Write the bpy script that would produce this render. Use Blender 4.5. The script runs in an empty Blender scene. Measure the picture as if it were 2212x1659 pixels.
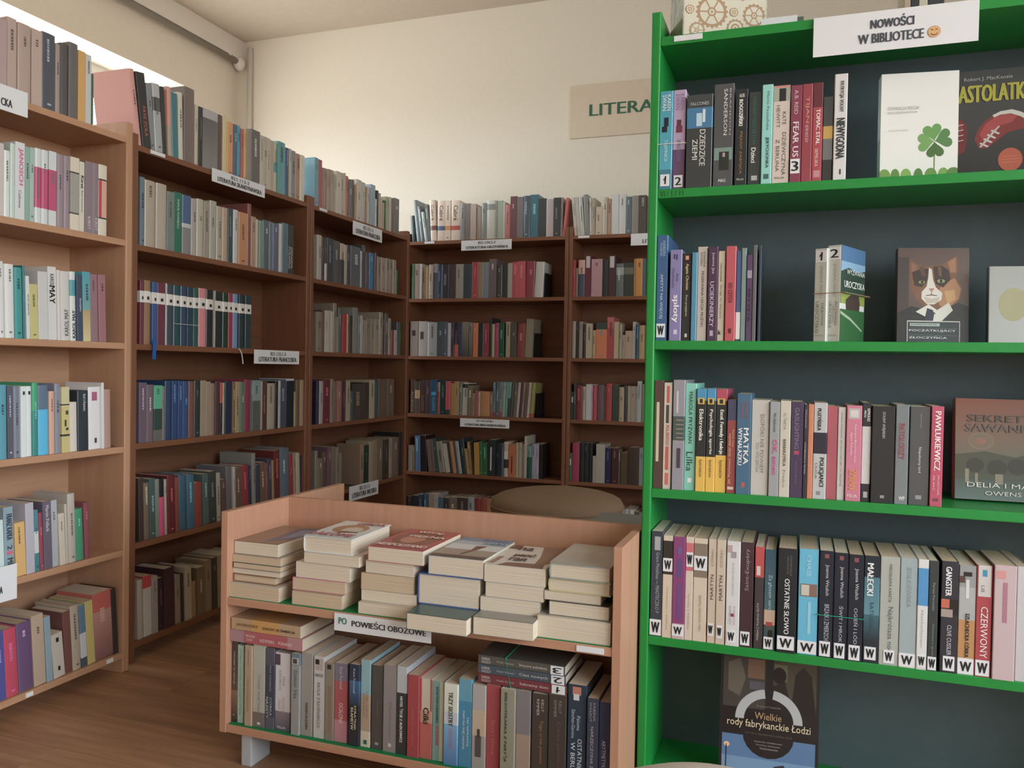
import bpy, bmesh, math, random
from mathutils import Vector, Matrix
random.seed(7)
C = bpy.context.scene.collection
SC = bpy.context.scene

# ------------------------------------------------------------------ camera
F, YAW, PITCH, ROLL, EYE = 1769.77, 0.3399, -0.0203, 0.01756, 0.97
fw = Vector((-math.sin(YAW)*math.cos(PITCH), math.cos(YAW)*math.cos(PITCH), math.sin(PITCH)))
rt0 = Vector((math.cos(YAW), math.sin(YAW), 0)); up0 = rt0.cross(fw)
rt = math.cos(ROLL)*rt0 + math.sin(ROLL)*up0
up = -math.sin(ROLL)*rt0 + math.cos(ROLL)*up0
EYEV = Vector((0, 0, EYE))
cam = bpy.data.cameras.new('camera'); camo = bpy.data.objects.new('camera', cam); C.objects.link(camo)
cam.sensor_width = 36.0; cam.lens = F/2212*36; cam.clip_start = 0.05
camo.matrix_world = Matrix(((rt.x, up.x, -fw.x, 0), (rt.y, up.y, -fw.y, 0), (rt.z, up.z, -fw.z, EYE), (0, 0, 0, 1)))
SC.camera = camo

def ray(px, py):
    return fw + rt*((px-1106)/F) - up*((py-829.5)/F)
def onX(px, py, X):
    d = ray(px, py); return EYEV + d*(X/d.x)
def onY(px, py, Y):
    d = ray(px, py); return EYEV + d*(Y/d.y)
def proj(p):
    v = Vector(p)-EYEV; w = v.dot(fw)
    return (1106+F*v.dot(rt)/w, 829.5-F*v.dot(up)/w)

# ------------------------------------------------------------------ world, light, exposure
W = bpy.data.worlds.new('overcast_sky'); SC.world = W; W.use_nodes = True
wn = W.node_tree.nodes; wl = W.node_tree.links; bg = wn['Background']
wtc = wn.new('ShaderNodeTexCoord'); wsp = wn.new('ShaderNodeSeparateXYZ'); wcr = wn.new('ShaderNodeValToRGB')
wl.new(wtc.outputs['Generated'], wsp.inputs[0]); wl.new(wsp.outputs['Z'], wcr.inputs['Fac']); wl.new(wcr.outputs['Color'], bg.inputs[0])
wcr.color_ramp.elements[0].position = 0.0; wcr.color_ramp.elements[0].color = (.44, .42, .39, 1)      # ground and facades outside
wcr.color_ramp.elements[1].position = 0.03; wcr.color_ramp.elements[1].color = (.86, .94, 1.0, 1)      # overcast sky
bg.inputs[1].default_value = 11.0
def portal(name, loc, rot, sx, sy):
    l = bpy.data.lights.new(name, 'AREA'); l.shape = 'RECTANGLE'; l.size = sx; l.size_y = sy
    l.cycles.is_portal = True
    o = bpy.data.objects.new(name, l); C.objects.link(o); o.location = loc; o.rotation_euler = rot
    return o
WLX, WBY, WRX, WRY, CEIL = -3.463, 4.40, 2.55, -2.40, 3.018      # wall planes, ceiling
LW = (1.10, 4.005, 1.00, 2.592)          # left window: y0,y1,z0,z1
RW = (-2.00, 1.66, 0.70, 2.70)           # right window
portal('window_left_offscreen', (WLX-.22, (LW[0]+LW[1])/2, (LW[2]+LW[3])/2), (0, math.radians(-90), 0), LW[3]-LW[2], LW[1]-LW[0])
portal('window_right_offscreen', (WRX+.22, (RW[0]+RW[1])/2, (RW[2]+RW[3])/2), (0, math.radians(90), 0), RW[3]-RW[2], RW[1]-RW[0])
SC.view_settings.view_transform = 'Standard'; SC.view_settings.look = 'None'
SC.view_settings.exposure = -0.06; SC.view_settings.gamma = 1.0; SC.view_settings.use_curve_mapping = False
SC.cycles.use_denoising = True
SC.cycles.max_bounces = 10; SC.cycles.diffuse_bounces = 6

# ------------------------------------------------------------------ helpers
def lin(c): return c/12.92 if c <= .04045 else ((c+.055)/1.055)**2.4
def hexc(h):
    h = h.lstrip('#'); return tuple(lin(int(h[i:i+2], 16)/255) for i in (0, 2, 4))+(1.0,)
def tag(o, label=None, cat=None, group=None, kind=None):
    if label: o['label'] = label
    if cat: o['category'] = cat
    if group: o['group'] = group
    if kind: o['kind'] = kind
    return o
def mat(name, col=None, rough=.6, spec=.5, nodes=None, coat=0):
    m = bpy.data.materials.new(name); m.use_nodes = True
    b = m.node_tree.nodes['Principled BSDF']
    if col: b.inputs['Base Color'].default_value = hexc(col)
    b.inputs['Roughness'].default_value = rough
    b.inputs['Specular IOR Level'].default_value = spec
    b.inputs['Coat Weight'].default_value = coat
    b.inputs['Coat Roughness'].default_value = .12
    if nodes: nodes(m.node_tree, b)
    return m
def noise_mix(c1, c2, scale, stretch=(1, 1, 1), detail=4, rough_n=.6, coord='Object', bump=0, lo=.3, hi=.7):
    def f(nt, b):
        N = nt.nodes; L = nt.links
        tc = N.new('ShaderNodeTexCoord'); mp = N.new('ShaderNodeMapping'); mp.inputs['Scale'].default_value = stretch
        nz = N.new('ShaderNodeTexNoise'); nz.inputs['Scale'].default_value = scale
        nz.inputs['Detail'].default_value = detail; nz.inputs['Roughness'].default_value = rough_n
        cr = N.new('ShaderNodeValToRGB'); cr.color_ramp.elements[0].position = lo; cr.color_ramp.elements[1].position = hi
        cr.color_ramp.elements[0].color = hexc(c1); cr.color_ramp.elements[1].color = hexc(c2)
        L.new(tc.outputs[coord], mp.inputs['Vector']); L.new(mp.outputs['Vector'], nz.inputs['Vector'])
        L.new(nz.outputs['Fac'], cr.inputs['Fac']); L.new(cr.outputs['Color'], b.inputs['Base Color'])
        if bump:
            bp = N.new('ShaderNodeBump'); bp.inputs['Strength'].default_value = bump; bp.inputs['Distance'].default_value = .002
            L.new(nz.outputs['Fac'], bp.inputs['Height']); L.new(bp.outputs['Normal'], b.inputs['Normal'])
    return f
def attr_col(nt, b):
    a = nt.nodes.new('ShaderNodeAttribute'); a.attribute_name = 'Col'
    h = nt.nodes.new('ShaderNodeHueSaturation'); h.inputs['Saturation'].default_value = .88
    nt.links.new(a.outputs['Color'], h.inputs['Color']); nt.links.new(h.outputs[0], b.inputs['Base Color'])
def plank_nodes(nt, b):
    N = nt.nodes; L = nt.links
    tc = N.new('ShaderNodeTexCoord'); mp = N.new('ShaderNodeMapping'); mp.inputs['Scale'].default_value = (1.6, 22, 22)
    oi = N.new('ShaderNodeObjectInfo'); ad = N.new('ShaderNodeVectorMath'); ad.operation = 'MULTIPLY_ADD'
    ad.inputs[1].default_value = (1, 1, 1)
    sc = N.new('ShaderNodeVectorMath'); sc.operation = 'SCALE'; sc.inputs[0].default_value = (37, 11, 5)
    L.new(oi.outputs['Random'], sc.inputs['Scale'])
    L.new(tc.outputs['Object'], ad.inputs[0]); L.new(sc.outputs[0], ad.inputs[2]); L.new(ad.outputs[0], mp.inputs['Vector'])
    nz = N.new('ShaderNodeTexNoise'); nz.inputs['Scale'].default_value = 1.5; nz.inputs['Detail'].default_value = 5
    nz.inputs['Roughness'].default_value = .6
    cr = N.new('ShaderNodeValToRGB'); cr.color_ramp.elements[0].position = .3; cr.color_ramp.elements[1].position = .72
    cr.color_ramp.elements[0].color = hexc('8d6a50'); cr.color_ramp.elements[1].color = hexc('b58c6b')
    hs = N.new('ShaderNodeHueSaturation'); mr = N.new('ShaderNodeMapRange'); mr.inputs[3].default_value = .88; mr.inputs[4].default_value = 1.1
    L.new(oi.outputs['Random'], mr.inputs[0]); L.new(mr.outputs[0], hs.inputs['Value'])
    L.new(mp.outputs[0], nz.inputs['Vector']); L.new(nz.outputs['Fac'], cr.inputs['Fac'])
    L.new(cr.outputs['Color'], hs.inputs['Color']); L.new(hs.outputs[0], b.inputs['Base Color'])

M = {}
M['wall'] = mat('wall_paint', rough=.9, spec=.2, nodes=noise_mix('dfdbd0', 'e3dfd4', 60, bump=.12))
M['ceil'] = mat('ceiling_paint', rough=.95, spec=.1, nodes=noise_mix('c8bfb2', 'cdc4b7', 25, bump=.1))
M['plank'] = mat('laminate_plank', rough=.42, nodes=plank_nodes)
M['subfloor'] = mat('plank_joint', '3a281d', .8)
M['beech_v'] = mat('beech_upright', rough=.45, nodes=noise_mix('b98a70', 'c3947a', 4, (14, 14, .9)))
M['beech_h'] = mat('beech_board', rough=.45, nodes=noise_mix('b98a70', 'c3947a', 4, (.9, 14, 14)))
M['pale_v'] = mat('pale_beech_upright', rough=.45, nodes=noise_mix('b48a6c', 'bf9577', 4, (14, 14, .9)))
M['pale_h'] = mat('pale_beech_board', rough=.45, nodes=noise_mix('b48a6c', 'bf9577', 4, (.9, 14, 14)))
M['walnut_v'] = mat('brown_upright', rough=.45, nodes=noise_mix('784e38', '84583f', 4, (14, 14, .9)))
M['walnut_h'] = mat('brown_board', rough=.45, nodes=noise_mix('784e38', '84583f', 4, (.9, 14, 14)))
M['walnut_b'] = mat('brown_backboard', rough=.7, nodes=noise_mix('784e38', '84583f', 4, (.9, 14, 14)))
M['pale_b'] = mat('pale_backboard', rough=.6, nodes=noise_mix('b48a6c', 'bf9577', 4, (.9, 14, 14)))
M['green'] = mat('green_laminate', rough=.35, nodes=noise_mix('208a3c', '238e40', 40))
M['slate'] = mat('slate_backboard', rough=.55, nodes=noise_mix('4a595f', '4f5e63', 20))
M['liner'] = mat('green_shelf_liner', '0f7a44', .7)
M['metal'] = mat('grey_metal', 'b9bec4', .35)
M['white'] = mat('white_enamel', 'dcdad4', .4)
M['tube'] = mat('grey_tube', '8a857c', .5)
M['paper'] = mat('white_paper', 'e4e6ea', .75, .2)
M['cover'] = mat('book_cover', rough=.33, spec=.5, nodes=attr_col, coat=.15)
M['page'] = mat('book_pages', rough=.9, spec=.1, nodes=noise_mix('cdbfab', 'e4d8c6', 1.0, (900, 4, 4), detail=2))
M['page2'] = mat('book_pages_old', rough=.9, spec=.1, nodes=noise_mix('bfa98f', 'd6c3ab', 1.0, (900, 4, 4), detail=2))
M['foil'] = mat('silver_foil_cover', 'aab0b2', .22); M['foil'].node_tree.nodes['Principled BSDF'].inputs['Metallic'].default_value = .8
M['print'] = mat('printed_ink', rough=.5, nodes=attr_col)
M['boucle'] = mat('taupe_upholstery', rough=.8, nodes=noise_mix('8b755d', '937d65', 90, bump=.2))
M['grey_uph'] = mat('beige_upholstery', rough=.85, nodes=noise_mix('cbc0b6', 'd2c8be', 90, bump=.2))
M['glass'] = mat('window_glass', 'ffffff', 0, .5)
_g = M['glass'].node_tree; _t = _g.nodes.new('ShaderNodeBsdfTransparent')
_g.links.new(_t.outputs[0], _g.nodes['Material Output'].inputs['Surface'])
M['bookend'] = mat('dark_green_metal', '14462c', .4)
M['blackend'] = mat('black_metal', '1a1d1f', .4)
M['band_w'] = mat('white_rubber', 'd8d4cc', .6)
M['band_g'] = mat('green_rubber', '1f9a78', .6)
M['band_t'] = mat('tan_rubber', '9a7a5a', .6)
M['board'] = mat('beige_board', rough=.7, nodes=noise_mix('d2c7b6', 'd7ccbb', 30))

def link(name, me, m, parent=None, loc=None, mw=None):
    o = bpy.data.objects.new(name, me); C.objects.link(o)
    if m is not None and not me.materials: me.materials.append(m)
    if parent: o.parent = parent
    if mw is not None: o.matrix_basis = mw
    elif loc is not None: o.location = loc
    return o
def empty(name, loc=(0, 0, 0), rz=0, mw=None):
    o = bpy.data.objects.new(name, None); C.objects.link(o); o.empty_display_size = .05
    if mw is not None: o.matrix_basis = mw
    else: o.location = loc; o.rotation_euler = (0, 0, rz)
    return o
def box_bm(bm, x0, x1, y0, y1, z0, z1):
    vs = [bm.verts.new((x, y, z)) for z in (z0, z1) for y in (y0, y1) for x in (x0, x1)]
    for f in ((0, 2, 3, 1), (4, 5, 7, 6), (0, 1, 5, 4), (2, 6, 7, 3), (0, 4, 6, 2), (1, 3, 7, 5)):
        bm.faces.new([vs[i] for i in f])
def box_me(name, *boxes, bev=0):
    bm = bmesh.new()
    for b in boxes: box_bm(bm, *b)
    if bev:
        bmesh.ops.bevel(bm, geom=list(bm.edges), offset=bev, segments=2, affect='EDGES', profile=.6)
    me = bpy.data.meshes.new(name); bm.to_mesh(me); bm.free()
    return me
def box(name, m, b, parent=None, bev=0): return link(name, box_me(name, b, bev=bev), m, parent)
def lathe_me(name, prof, n=48, smooth=True):
    vs = []; fs = []
    for k in range(n):
        a = 2*math.pi*k/n
        for r, z in prof: vs.append((r*math.cos(a), r*math.sin(a), z))
    p = len(prof)
    for k in range(n):
        k2 = (k+1) % n
        for i in range(p-1): fs.append((k*p+i, k2*p+i, k2*p+i+1, k*p+i+1))
    me = bpy.data.meshes.new(name); me.from_pydata(vs, [], fs)
    if smooth: me.polygons.foreach_set('use_smooth', [True]*len(fs))
    return me
def tube_me(name, pts, r, n=6, closed=False):
    vs = []; fs = []; P = [Vector(p) for p in pts]; m = len(P)
    for i, p in enumerate(P):
        a = P[(i-1) % m] if (closed or i > 0) else p
        b = P[(i+1) % m] if (closed or i < m-1) else p
        t = (b-a).normalized(); s = t.orthogonal().normalized()
        if abs(t.z) < .9: s = t.cross(Vector((0, 0, 1))).normalized()
        q = t.cross(s)
        for k in range(n):
            an = 2*math.pi*k/n; vs.append(p+r*(math.cos(an)*s+math.sin(an)*q))
    for i in range(m if closed else m-1):
        j = (i+1) % m
        for k in range(n):
            fs.append((i*n+k, i*n+(k+1) % n, j*n+(k+1) % n, j*n+k))
    me = bpy.data.meshes.new(name); me.from_pydata(vs, [], fs)
    return me
def col_attr(me, cols):
    """cols: one colour (rgba) per loop"""
    a = me.color_attributes.new('Col', 'FLOAT_COLOR', 'CORNER')
    flat = [v for c in cols for v in c]; a.data.foreach_set('color', flat)
def flat_me(name, polys, place):
    """polys: [(hex, [(u,v),...])]; place(u,v,layer)->point. flat coloured shapes, each a hair above the last"""
    vs = []; fs = []; cols = []
    for k, (h, pts) in enumerate(polys):
        b = len(vs); vs += [place(u, v, k) for u, v in pts]
        fs.append(tuple(range(b, b+len(pts))))
        if '>' in h: h0, h1 = h.split('>'); cols += [hexc(h0)]*2+[hexc(h1)]*2
        else: cols += [hexc(h)]*len(pts)
    me = bpy.data.meshes.new(name); me.from_pydata(vs, [], fs); col_attr(me, cols)
    return me
def ell(cx, cy, rx, ry, n=20, a0=0, a1=360):
    return [(cx+rx*math.cos(math.radians(a0+(a1-a0)*k/n)), cy+ry*math.sin(math.radians(a0+(a1-a0)*k/n))) for k in range(n+(a1-a0 != 360))]
def rect(x0, x1, y0, y1): return [(x0, y0), (x1, y0), (x1, y1), (x0, y1)]

TEXT = []      # (string, bold, box(a0,a1,b0,b1), to_point(a,b), hex, parent, name)
def text(s, boxab, place, col, parent, name='lettering', bold=0.0):
    TEXT.append((s, bold, boxab, place, col, parent, name))
def flush_text():
    keys = {}
    for s, b, *_ in TEXT:
        if s not in keys:
            c = bpy.data.curves.new('type', 'FONT'); c.body = s; c.resolution_u = 2
            o = bpy.data.objects.new('type', c); C.objects.link(o); keys[s] = o
    bpy.context.view_layer.update(); dg = bpy.context.evaluated_depsgraph_get()
    geo = {}
    for k, o in keys.items():
        me = o.evaluated_get(dg).to_mesh()
        geo[k] = ([tuple(v.co) for v in me.vertices], [tuple(p.vertices) for p in me.polygons])
    for k, o in keys.items():
        c = o.data; bpy.data.objects.remove(o); bpy.data.curves.remove(c)
    geo['1'] = ([(.16, 0), (.26, 0), (.30, .72), (.20, .72), (.22, .58), (.02, .40), (.06, .33), (.21, .46)], [(0, 1, 2, 3), (4, 5, 6, 7)])
    for s, b, (a0, a1, b0, b1), place, h, par, name in TEXT:
        vs, fs = geo[s]
        if not vs: continue
        x0 = min(v[0] for v in vs); x1 = max(v[0] for v in vs); y0 = min(v[1] for v in vs); y1 = max(v[1] for v in vs)
        sx = (a1-a0)/max(x1-x0, 1e-6); sy = (b1-b0)/max(y1-y0, 1e-6)
        n = (Vector(place(1, 0))-Vector(place(0, 0))).cross(Vector(place(0, 1))-Vector(place(0, 0))).normalized()
        cp = 1 if b < .012 else 2 if b < .02 else 3      # heavier type: strokes struck again a little to the side
        sp = (b1-b0)*(.03 if b < .02 else .042); fs0 = fs; pts = []; fs = []
        for c in range(cp):
            o_ = (c-(cp-1)/2)*sp; k0 = len(pts)
            pts += [Vector(place(a0+(v[0]-x0)*sx+o_, b0+(v[1]-y0)*sy))+n*(.00005*c) for v in vs]
            fs += [tuple(k0+i for i in f) for f in fs0]
        me = bpy.data.meshes.new(name); me.from_pydata(pts, [], fs); me.materials.append(M['print'])
        col_attr(me, [hexc(h)]*len(me.loops))
        o = bpy.data.objects.new(name, me); C.objects.link(o); o.parent = par

# ------------------------------------------------------------------ the room
def struct(name, m, *boxes):
    return tag(link(name, box_me(name, *boxes), m), kind='structure')
T = .30
struct('wall_back', M['wall'], (WLX-T, WRX+T, WBY, WBY+T, 0, CEIL))
struct('ceiling', M['ceil'], (WLX-T, WRX+T, WRY-T, WBY+T, CEIL, CEIL+.2))
def wall_hole_x(name, x0, x1, w):
    y0, y1, z0, z1 = w
    return struct(name, M['wall'], (x0, x1, WRY, y0, 0, CEIL), (x0, x1, y1, WBY, 0, CEIL), (x0, x1, y0, y1, 0, z0), (x0, x1, y0, y1, z1, CEIL))
wall_hole_x('wall_left', WLX-T, WLX, LW)
wall_hole_x('wall_right', WRX, WRX+T, RW)
struct('wall_rear', M['wall'], (WLX-T, WRX+T, WRY-T, WRY, 0, CEIL))
def window(n, axis, pos, a0, a1, z0, z1, div):
    fr = []; g = []
    def bx(u0, u1, p0, p1, q0, q1): return (p0, p1, u0, u1, q0, q1) if axis == 'x' else (u0, u1, p0, p1, q0, q1)
    w = .055
    fr += [bx(a0, a1, pos, pos+.06, z0, z0+w), bx(a0, a1, pos, pos+.06, z1-w, z1)]
    for k in range(div+1):
        c = a0+(a1-a0)*k/div; c = min(max(c, a0+w/2), a1-w/2)
        fr.append(bx(c-w/2, c+w/2, pos+.001, pos+.059, z0+w, z1-w))
    o = struct('window_%d' % n, None, *fr); o.data.materials.append(M['white'])
    for k in range(div):
        u0 = a0+(a1-a0)*k/div; u1 = a0+(a1-a0)*(k+1)/div
        link('pane', box_me('pane', bx(u0+w/2, u1-w/2, pos+.027, pos+.033, z0+w, z1-w)), M['glass'], o)
    return o
window(1, 'x', WLX-.29, LW[0], LW[1], LW[2], LW[3], 3)
window(2, 'x', WRX+.20, RW[0], RW[1], RW[2], RW[3], 3)
# floor: a base with laminate planks laid along the back wall
fl = struct('floor', M['subfloor'], (WLX-T, WRX+T, WRY-T, WBY+T, -.12, -.004))
PW, PL = .192, 1.285
pm = box_me('plank', (0, PL-.0012, 0, PW-.0012, -.008, 0), bev=.0006); pm.materials.append(M['plank'])
yy = -.19; k = 0
while yy < 4.35:
    xx = WLX+.02+(-.43*(k % 3)); 
    while xx < WRX+.1:
        if xx+PL > WLX-.2:
            o = bpy.data.objects.new('plank', pm); C.objects.link(o); o.parent = fl; o.location = (xx, yy, 0)
        xx += PL
    yy += PW; k += 1
tag(link('plank_field', box_me('plank_field', (WLX-.2, WRX+.2, WRY-.2, -.192, -.008, 0)), M['plank'], fl), kind='stuff')
# rail fascia, roller tube and pipe in the corner
struct('trim_1', M['white'], (WLX, WLX+.055, WRY, WBY-.0, 2.893, CEIL-.001))
rb = empty('roller_blind', (WLX+.05, WBY-.04, 2.872))
tag(rb, 'long grey roller blind tube with white end ball under the ceiling', 'roller blind')
def ycyl(name, m, r, y0, y1, par, x=0, z=0, n=20):
    me = lathe_me(name, [(0.0001, 0), (r, 0), (r, y1-y0), (.0001, y1-y0)], n)
    o = link(name, me, m, par); o.location = (x, y0, z); o.rotation_euler = (math.radians(-90), 0, 0)
    o.data.polygons.foreach_set('use_smooth', [abs(p.normal.z) < .5 for p in o.data.polygons]); return o
ycyl('tube', M['tube'], .016, -5.6, 0, rb)
link('end_ball', lathe_me('end_ball', [(max(.0001, .036*math.sin(math.radians(a))), -.044*math.cos(math.radians(a))) for a in range(0, 181, 15)], 20), M['white'], rb, (0, -.005, -.005))
for y in (-5.3, -3.6, -1.8, -.12):
    link('bracket', box_me('bracket', (-.012, .012, y, y+.02, .0, .022)), M['white'], rb)
pp = link('wall_pipe', lathe_me('wall_pipe', [(.0001, 0), (.016, 0), (.016, 2.97), (.0001, 2.97)], 16), M['white'])
pp.location = (-3.355, WBY-.016, 0); tag(pp, 'thin white vertical pipe on the back wall near the corner', 'pipe')
# ------------------------------------------------------------------ bookcases
ZS = [1.657, 1.341, 1.024, 0.704, 0.383, 0.063]        # shelf tops
class Case:
    def __init__(s, key, axis, front, a0, a1, zs, depth, height, name, label, mats, th=.019, ut=.025, toe=True):
        s.key, s.axis, s.front, s.zs, s.depth = key, axis, front, zs, depth
        s.a0, s.a1 = a0, a1
        rz = math.pi/2 if axis == 'X' else 0
        s.rot = Matrix.Rotation(rz, 4, 'Z')
        org = (front, a0, 0) if axis == 'X' else (a0, front, 0)
        s.org = Vector(org); e = empty(name, org, rz); s.e = e
        tag(e, label, 'bookcase')
        w = a1-a0; mv, mh, mb = mats
        def upr(x0, x1):
            bm = bmesh.new(); box_bm(bm, x0, x1, 0, depth, 0, height)
            bmesh.ops.bevel(bm, geom=[q for q in bm.edges if abs(q.verts[0].co.y) < 1e-6 and abs(q.verts[1].co.y) < 1e-6], offset=.004, segments=3, affect='EDGES', profile=.5)
            me = bpy.data.meshes.new('side_panel'); bm.to_mesh(me); bm.free(); return link('side_panel', me, mv, e)
        upr(0, ut); upr(w-ut, w)
        box('back_panel', mb, (ut, w-ut, depth-.008, depth-.001, zs[-1]-.02, zs[0]), e)
        for z in zs:
            box('shelf', mh, (ut, w-ut, .003, depth-.008, z-th, z), e, bev=.0015)
        s.ut = ut
    def ray(s, px, py, set_):
        """along-shelf coordinate (0 at the left end as one faces the case) and height"""
        if s.axis == 'X':
            p = onX(px, py, s.front-set_); return p.y-s.org.y, p.z
        p = onY(px, py, s.front+set_); return p.x-s.org.x, p.z
    def world(s, a, set_, z):
        return s.e.matrix_basis @ Vector((a, set_, z))
wal = (M['walnut_v'], M['walnut_h'], M['walnut_b']); pal = (M['pale_v'], M['pale_h'], M['pale_b']); grn = (M['green'], M['green'], M['slate'])
CASES = {}
def case(*a, **k): c = Case(*a, **k); CASES[c.key] = c; return c
case('A', 'X', -1.967, 1.010, 2.008, ZS, .235, 1.703, 'bookcase', 'pale beech bookcase full of books standing against the dark brown bookcase', pal)
case('B', 'X', -2.003, 2.044, 3.037, ZS, .235, 1.690, 'bookcase', 'dark brown bookcase carrying the sign LITERATURA SKANDYNAWSKA', wal)
case('C', 'X', -2.003, 3.041, 3.980, ZS, .235, 1.690, 'bookcase', 'dark brown bookcase in the room corner between two brown bookcases', wal)
case('D', 'Y', 4.107, -2.092, -1.154, ZS, .235, 1.703, 'bookcase', 'dark brown bookcase carrying the sign LITERATURA HISZPAŃSKA', wal, ut=.02)
case('E', 'Y', 4.107, -1.152, -.214, ZS, .235, 1.703, 'bookcase', 'dark brown bookcase half hidden behind the green bookcase', wal, ut=.02)
ZG = [1.689, 1.361, 1.034, 0.711, 0.388, 0.063]
case('G', 'Y', 1.782, -.324, .676, ZG, .245, 1.743, 'bookcase', 'bright green bookcase of new arrivals with a dark slate back', grn, th=.0195, ut=.02)

# trolley
TY, TXL, TXR, TTOP, TZ1, TZ2 = 1.61, -1.300, -.329, .614, .409, .102
tr = empty('book_trolley', (TXL, TY, 0)); tag(tr, 'low double-sided beech book trolley with stacked books and metal legs', 'trolley')
TW = TXR-TXL; TM = 1.857-TY; TD = 2.138-TY
for x0 in (0, TW-.018): box('side_panel', M['beech_v'], (x0, x0+.018, 0, TD, .083, TTOP), tr, bev=.0012)
box('divider_panel', M['beech_v'], (.018, TW-.018, TM, TM+.016, .083, TTOP), tr, bev=.0012)
for z in (TZ1, TZ2):
    for y0, y1 in ((.002, TM), (TM+.016, TD-.002)):
        sh = box('shelf', M['beech_h'], (.018, TW-.018, y0, y1, z-.018, z), tr, bev=.001)
        box('shelf_liner', M['liner'], (.022, TW-.022, y0+.004, y1-.004, z, z+.0012), sh)
for x0 in (.048, TW-.078):
    for y0 in (.02, TD-.10):
        lg = box('leg', M['metal'], (x0, x0+.030, y0, y0+.075, .0, .083), tr, bev=.004)
class TrolleyShelf:
    pass
ts = TrolleyShelf(); ts.key = 'T'; ts.axis = 'Y'; ts.front = TY; ts.zs = [TZ1+.0012, TZ2+.0012]; ts.depth = TM; ts.ut = .0185; ts.org = Vector((TXL, TY, 0)); ts.e = tr
ts.ray = lambda px, py, st: (onY(px, py, TY+st).x-TXL, onY(px, py, TY+st).z)
ts.rot = Matrix.Identity(4)
CASES['T'] = ts

# ------------------------------------------------------------------ books
def bands_of(spec):
    """'hex' | 'hex@.3/hex@.8/hex' | 'hex>hex@.5/..' -> [(frac_end_from_top, top_rgba, bottom_rgba)]"""
    out = []
    for part in spec.split('/'):
        c, fr = (part.split('@')+['1'])[:2]
        a, b = (c.split('>')+[None])[:2]
        out.append((float(fr), hexc(a), hexc(b or a)))
    return out
def book_geo(t, h, d, bands, hb=False, patches=(), pagegap=None):
    """cover shell (spine on y=0, boards at x=0 and x=t) and the page block, in local coordinates"""
    ct = .0022 if hb else .0009
    ct = min(ct, t*.22)
    if hb:
        k = min(.0035, t*.18)
        outer = [(0, d), (0, k)]+[(t*(.5-.5*math.cos(math.pi*i/6)), k-k*math.sin(math.pi*i/6)) for i in range(1, 6)]+[(t, k), (t, d)]
    else:
        r = min(.0012, t*.15)
        outer = [(0, d), (0, r), (r, 0), (t-r, 0), (t, r), (t, d)]
    inner = [(min(max(x, ct), t-ct), max(y, ct*1.2) if y < d else d) for x, y in outer]
    zl = [h]+[h*(1-f) for f, _, _ in bands]
    vs = []; fs = []; cols = []; n = len(outer)
    for k, (f, c0, c1) in enumerate(bands):
        z0, z1 = zl[k], zl[k+1]; b = len(vs)
        vs += [(x, y, z0) for x, y in outer]+[(x, y, z1) for x, y in outer]
        for i in range(n-1):
            fs.append((b+n+i, b+n+i+1, b+i+1, b+i)); cols += [c1, c1, c0, c0]
    c0, c1 = bands[0][1], bands[-1][2]
    b = len(vs)
    vs += [(x, y, h) for x, y in outer]+[(x, y, h) for x, y in inner]+[(x, y, 0) for x, y in outer]+[(x, y, 0) for x, y in inner]
    for i in range(n-1):
        fs.append((b+i, b+i+1, b+n+i+1, b+n+i)); cols += [c0]*4
        fs.append((b+3*n+i, b+3*n+i+1, b+2*n+i+1, b+2*n+i)); cols += [c1]*4
        fs.append((b+n+i, b+n+i+1, b+3*n+i+1, b+3*n+i)); cols += [c0]*2+[c1]*2
    for s in (0, n-1):      # fore-edges of the boards
        q = (b+s, b+n+s, b+3*n+s, b+2*n+s); fs.append(q if s else q[::-1]); cols += ([c0, c0, c1, c1] if s else [c1, c1, c0, c0])
    for k, (px0, px1, pz0, pz1, hx) in enumerate(patches):
        y = -.0003-.00006*k; b = len(vs)
        vs += [(t*px0, y, h*(1-pz1)), (t*px1, y, h*(1-pz1)), (t*px1, y, h*(1-pz0)), (t*px0, y, h*(1-pz0))]
        fs.append((b, b+1, b+2, b+3)); cols += [hexc(hx)]*4
    g = .003 if hb else .0006
    yb = d-(.003 if hb else .0004)
    pv = [(x, y, z) for z in (g, h-g) for y in (ct*1.4, yb) for x in (ct, t-ct)]
    pf = [(0, 2, 3, 1), (4, 5, 7, 6), (0, 1, 5, 4), (2, 6, 7, 3), (0, 4, 6, 2), (1, 3, 7, 5)]
    return vs, fs, cols, pv, pf
ORD = ('first second third fourth fifth sixth seventh eighth ninth tenth eleventh twelfth thirteenth fourteenth fifteenth sixteenth '
       'seventeenth eighteenth nineteenth twentieth').split()
def ordn(n):
    if n <= 20: return ORD[n-1]
    return ('twenty-' if n < 30 else 'thirty-')+ORD[n % 10-1] if n % 10 else 'thirtieth'
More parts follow.
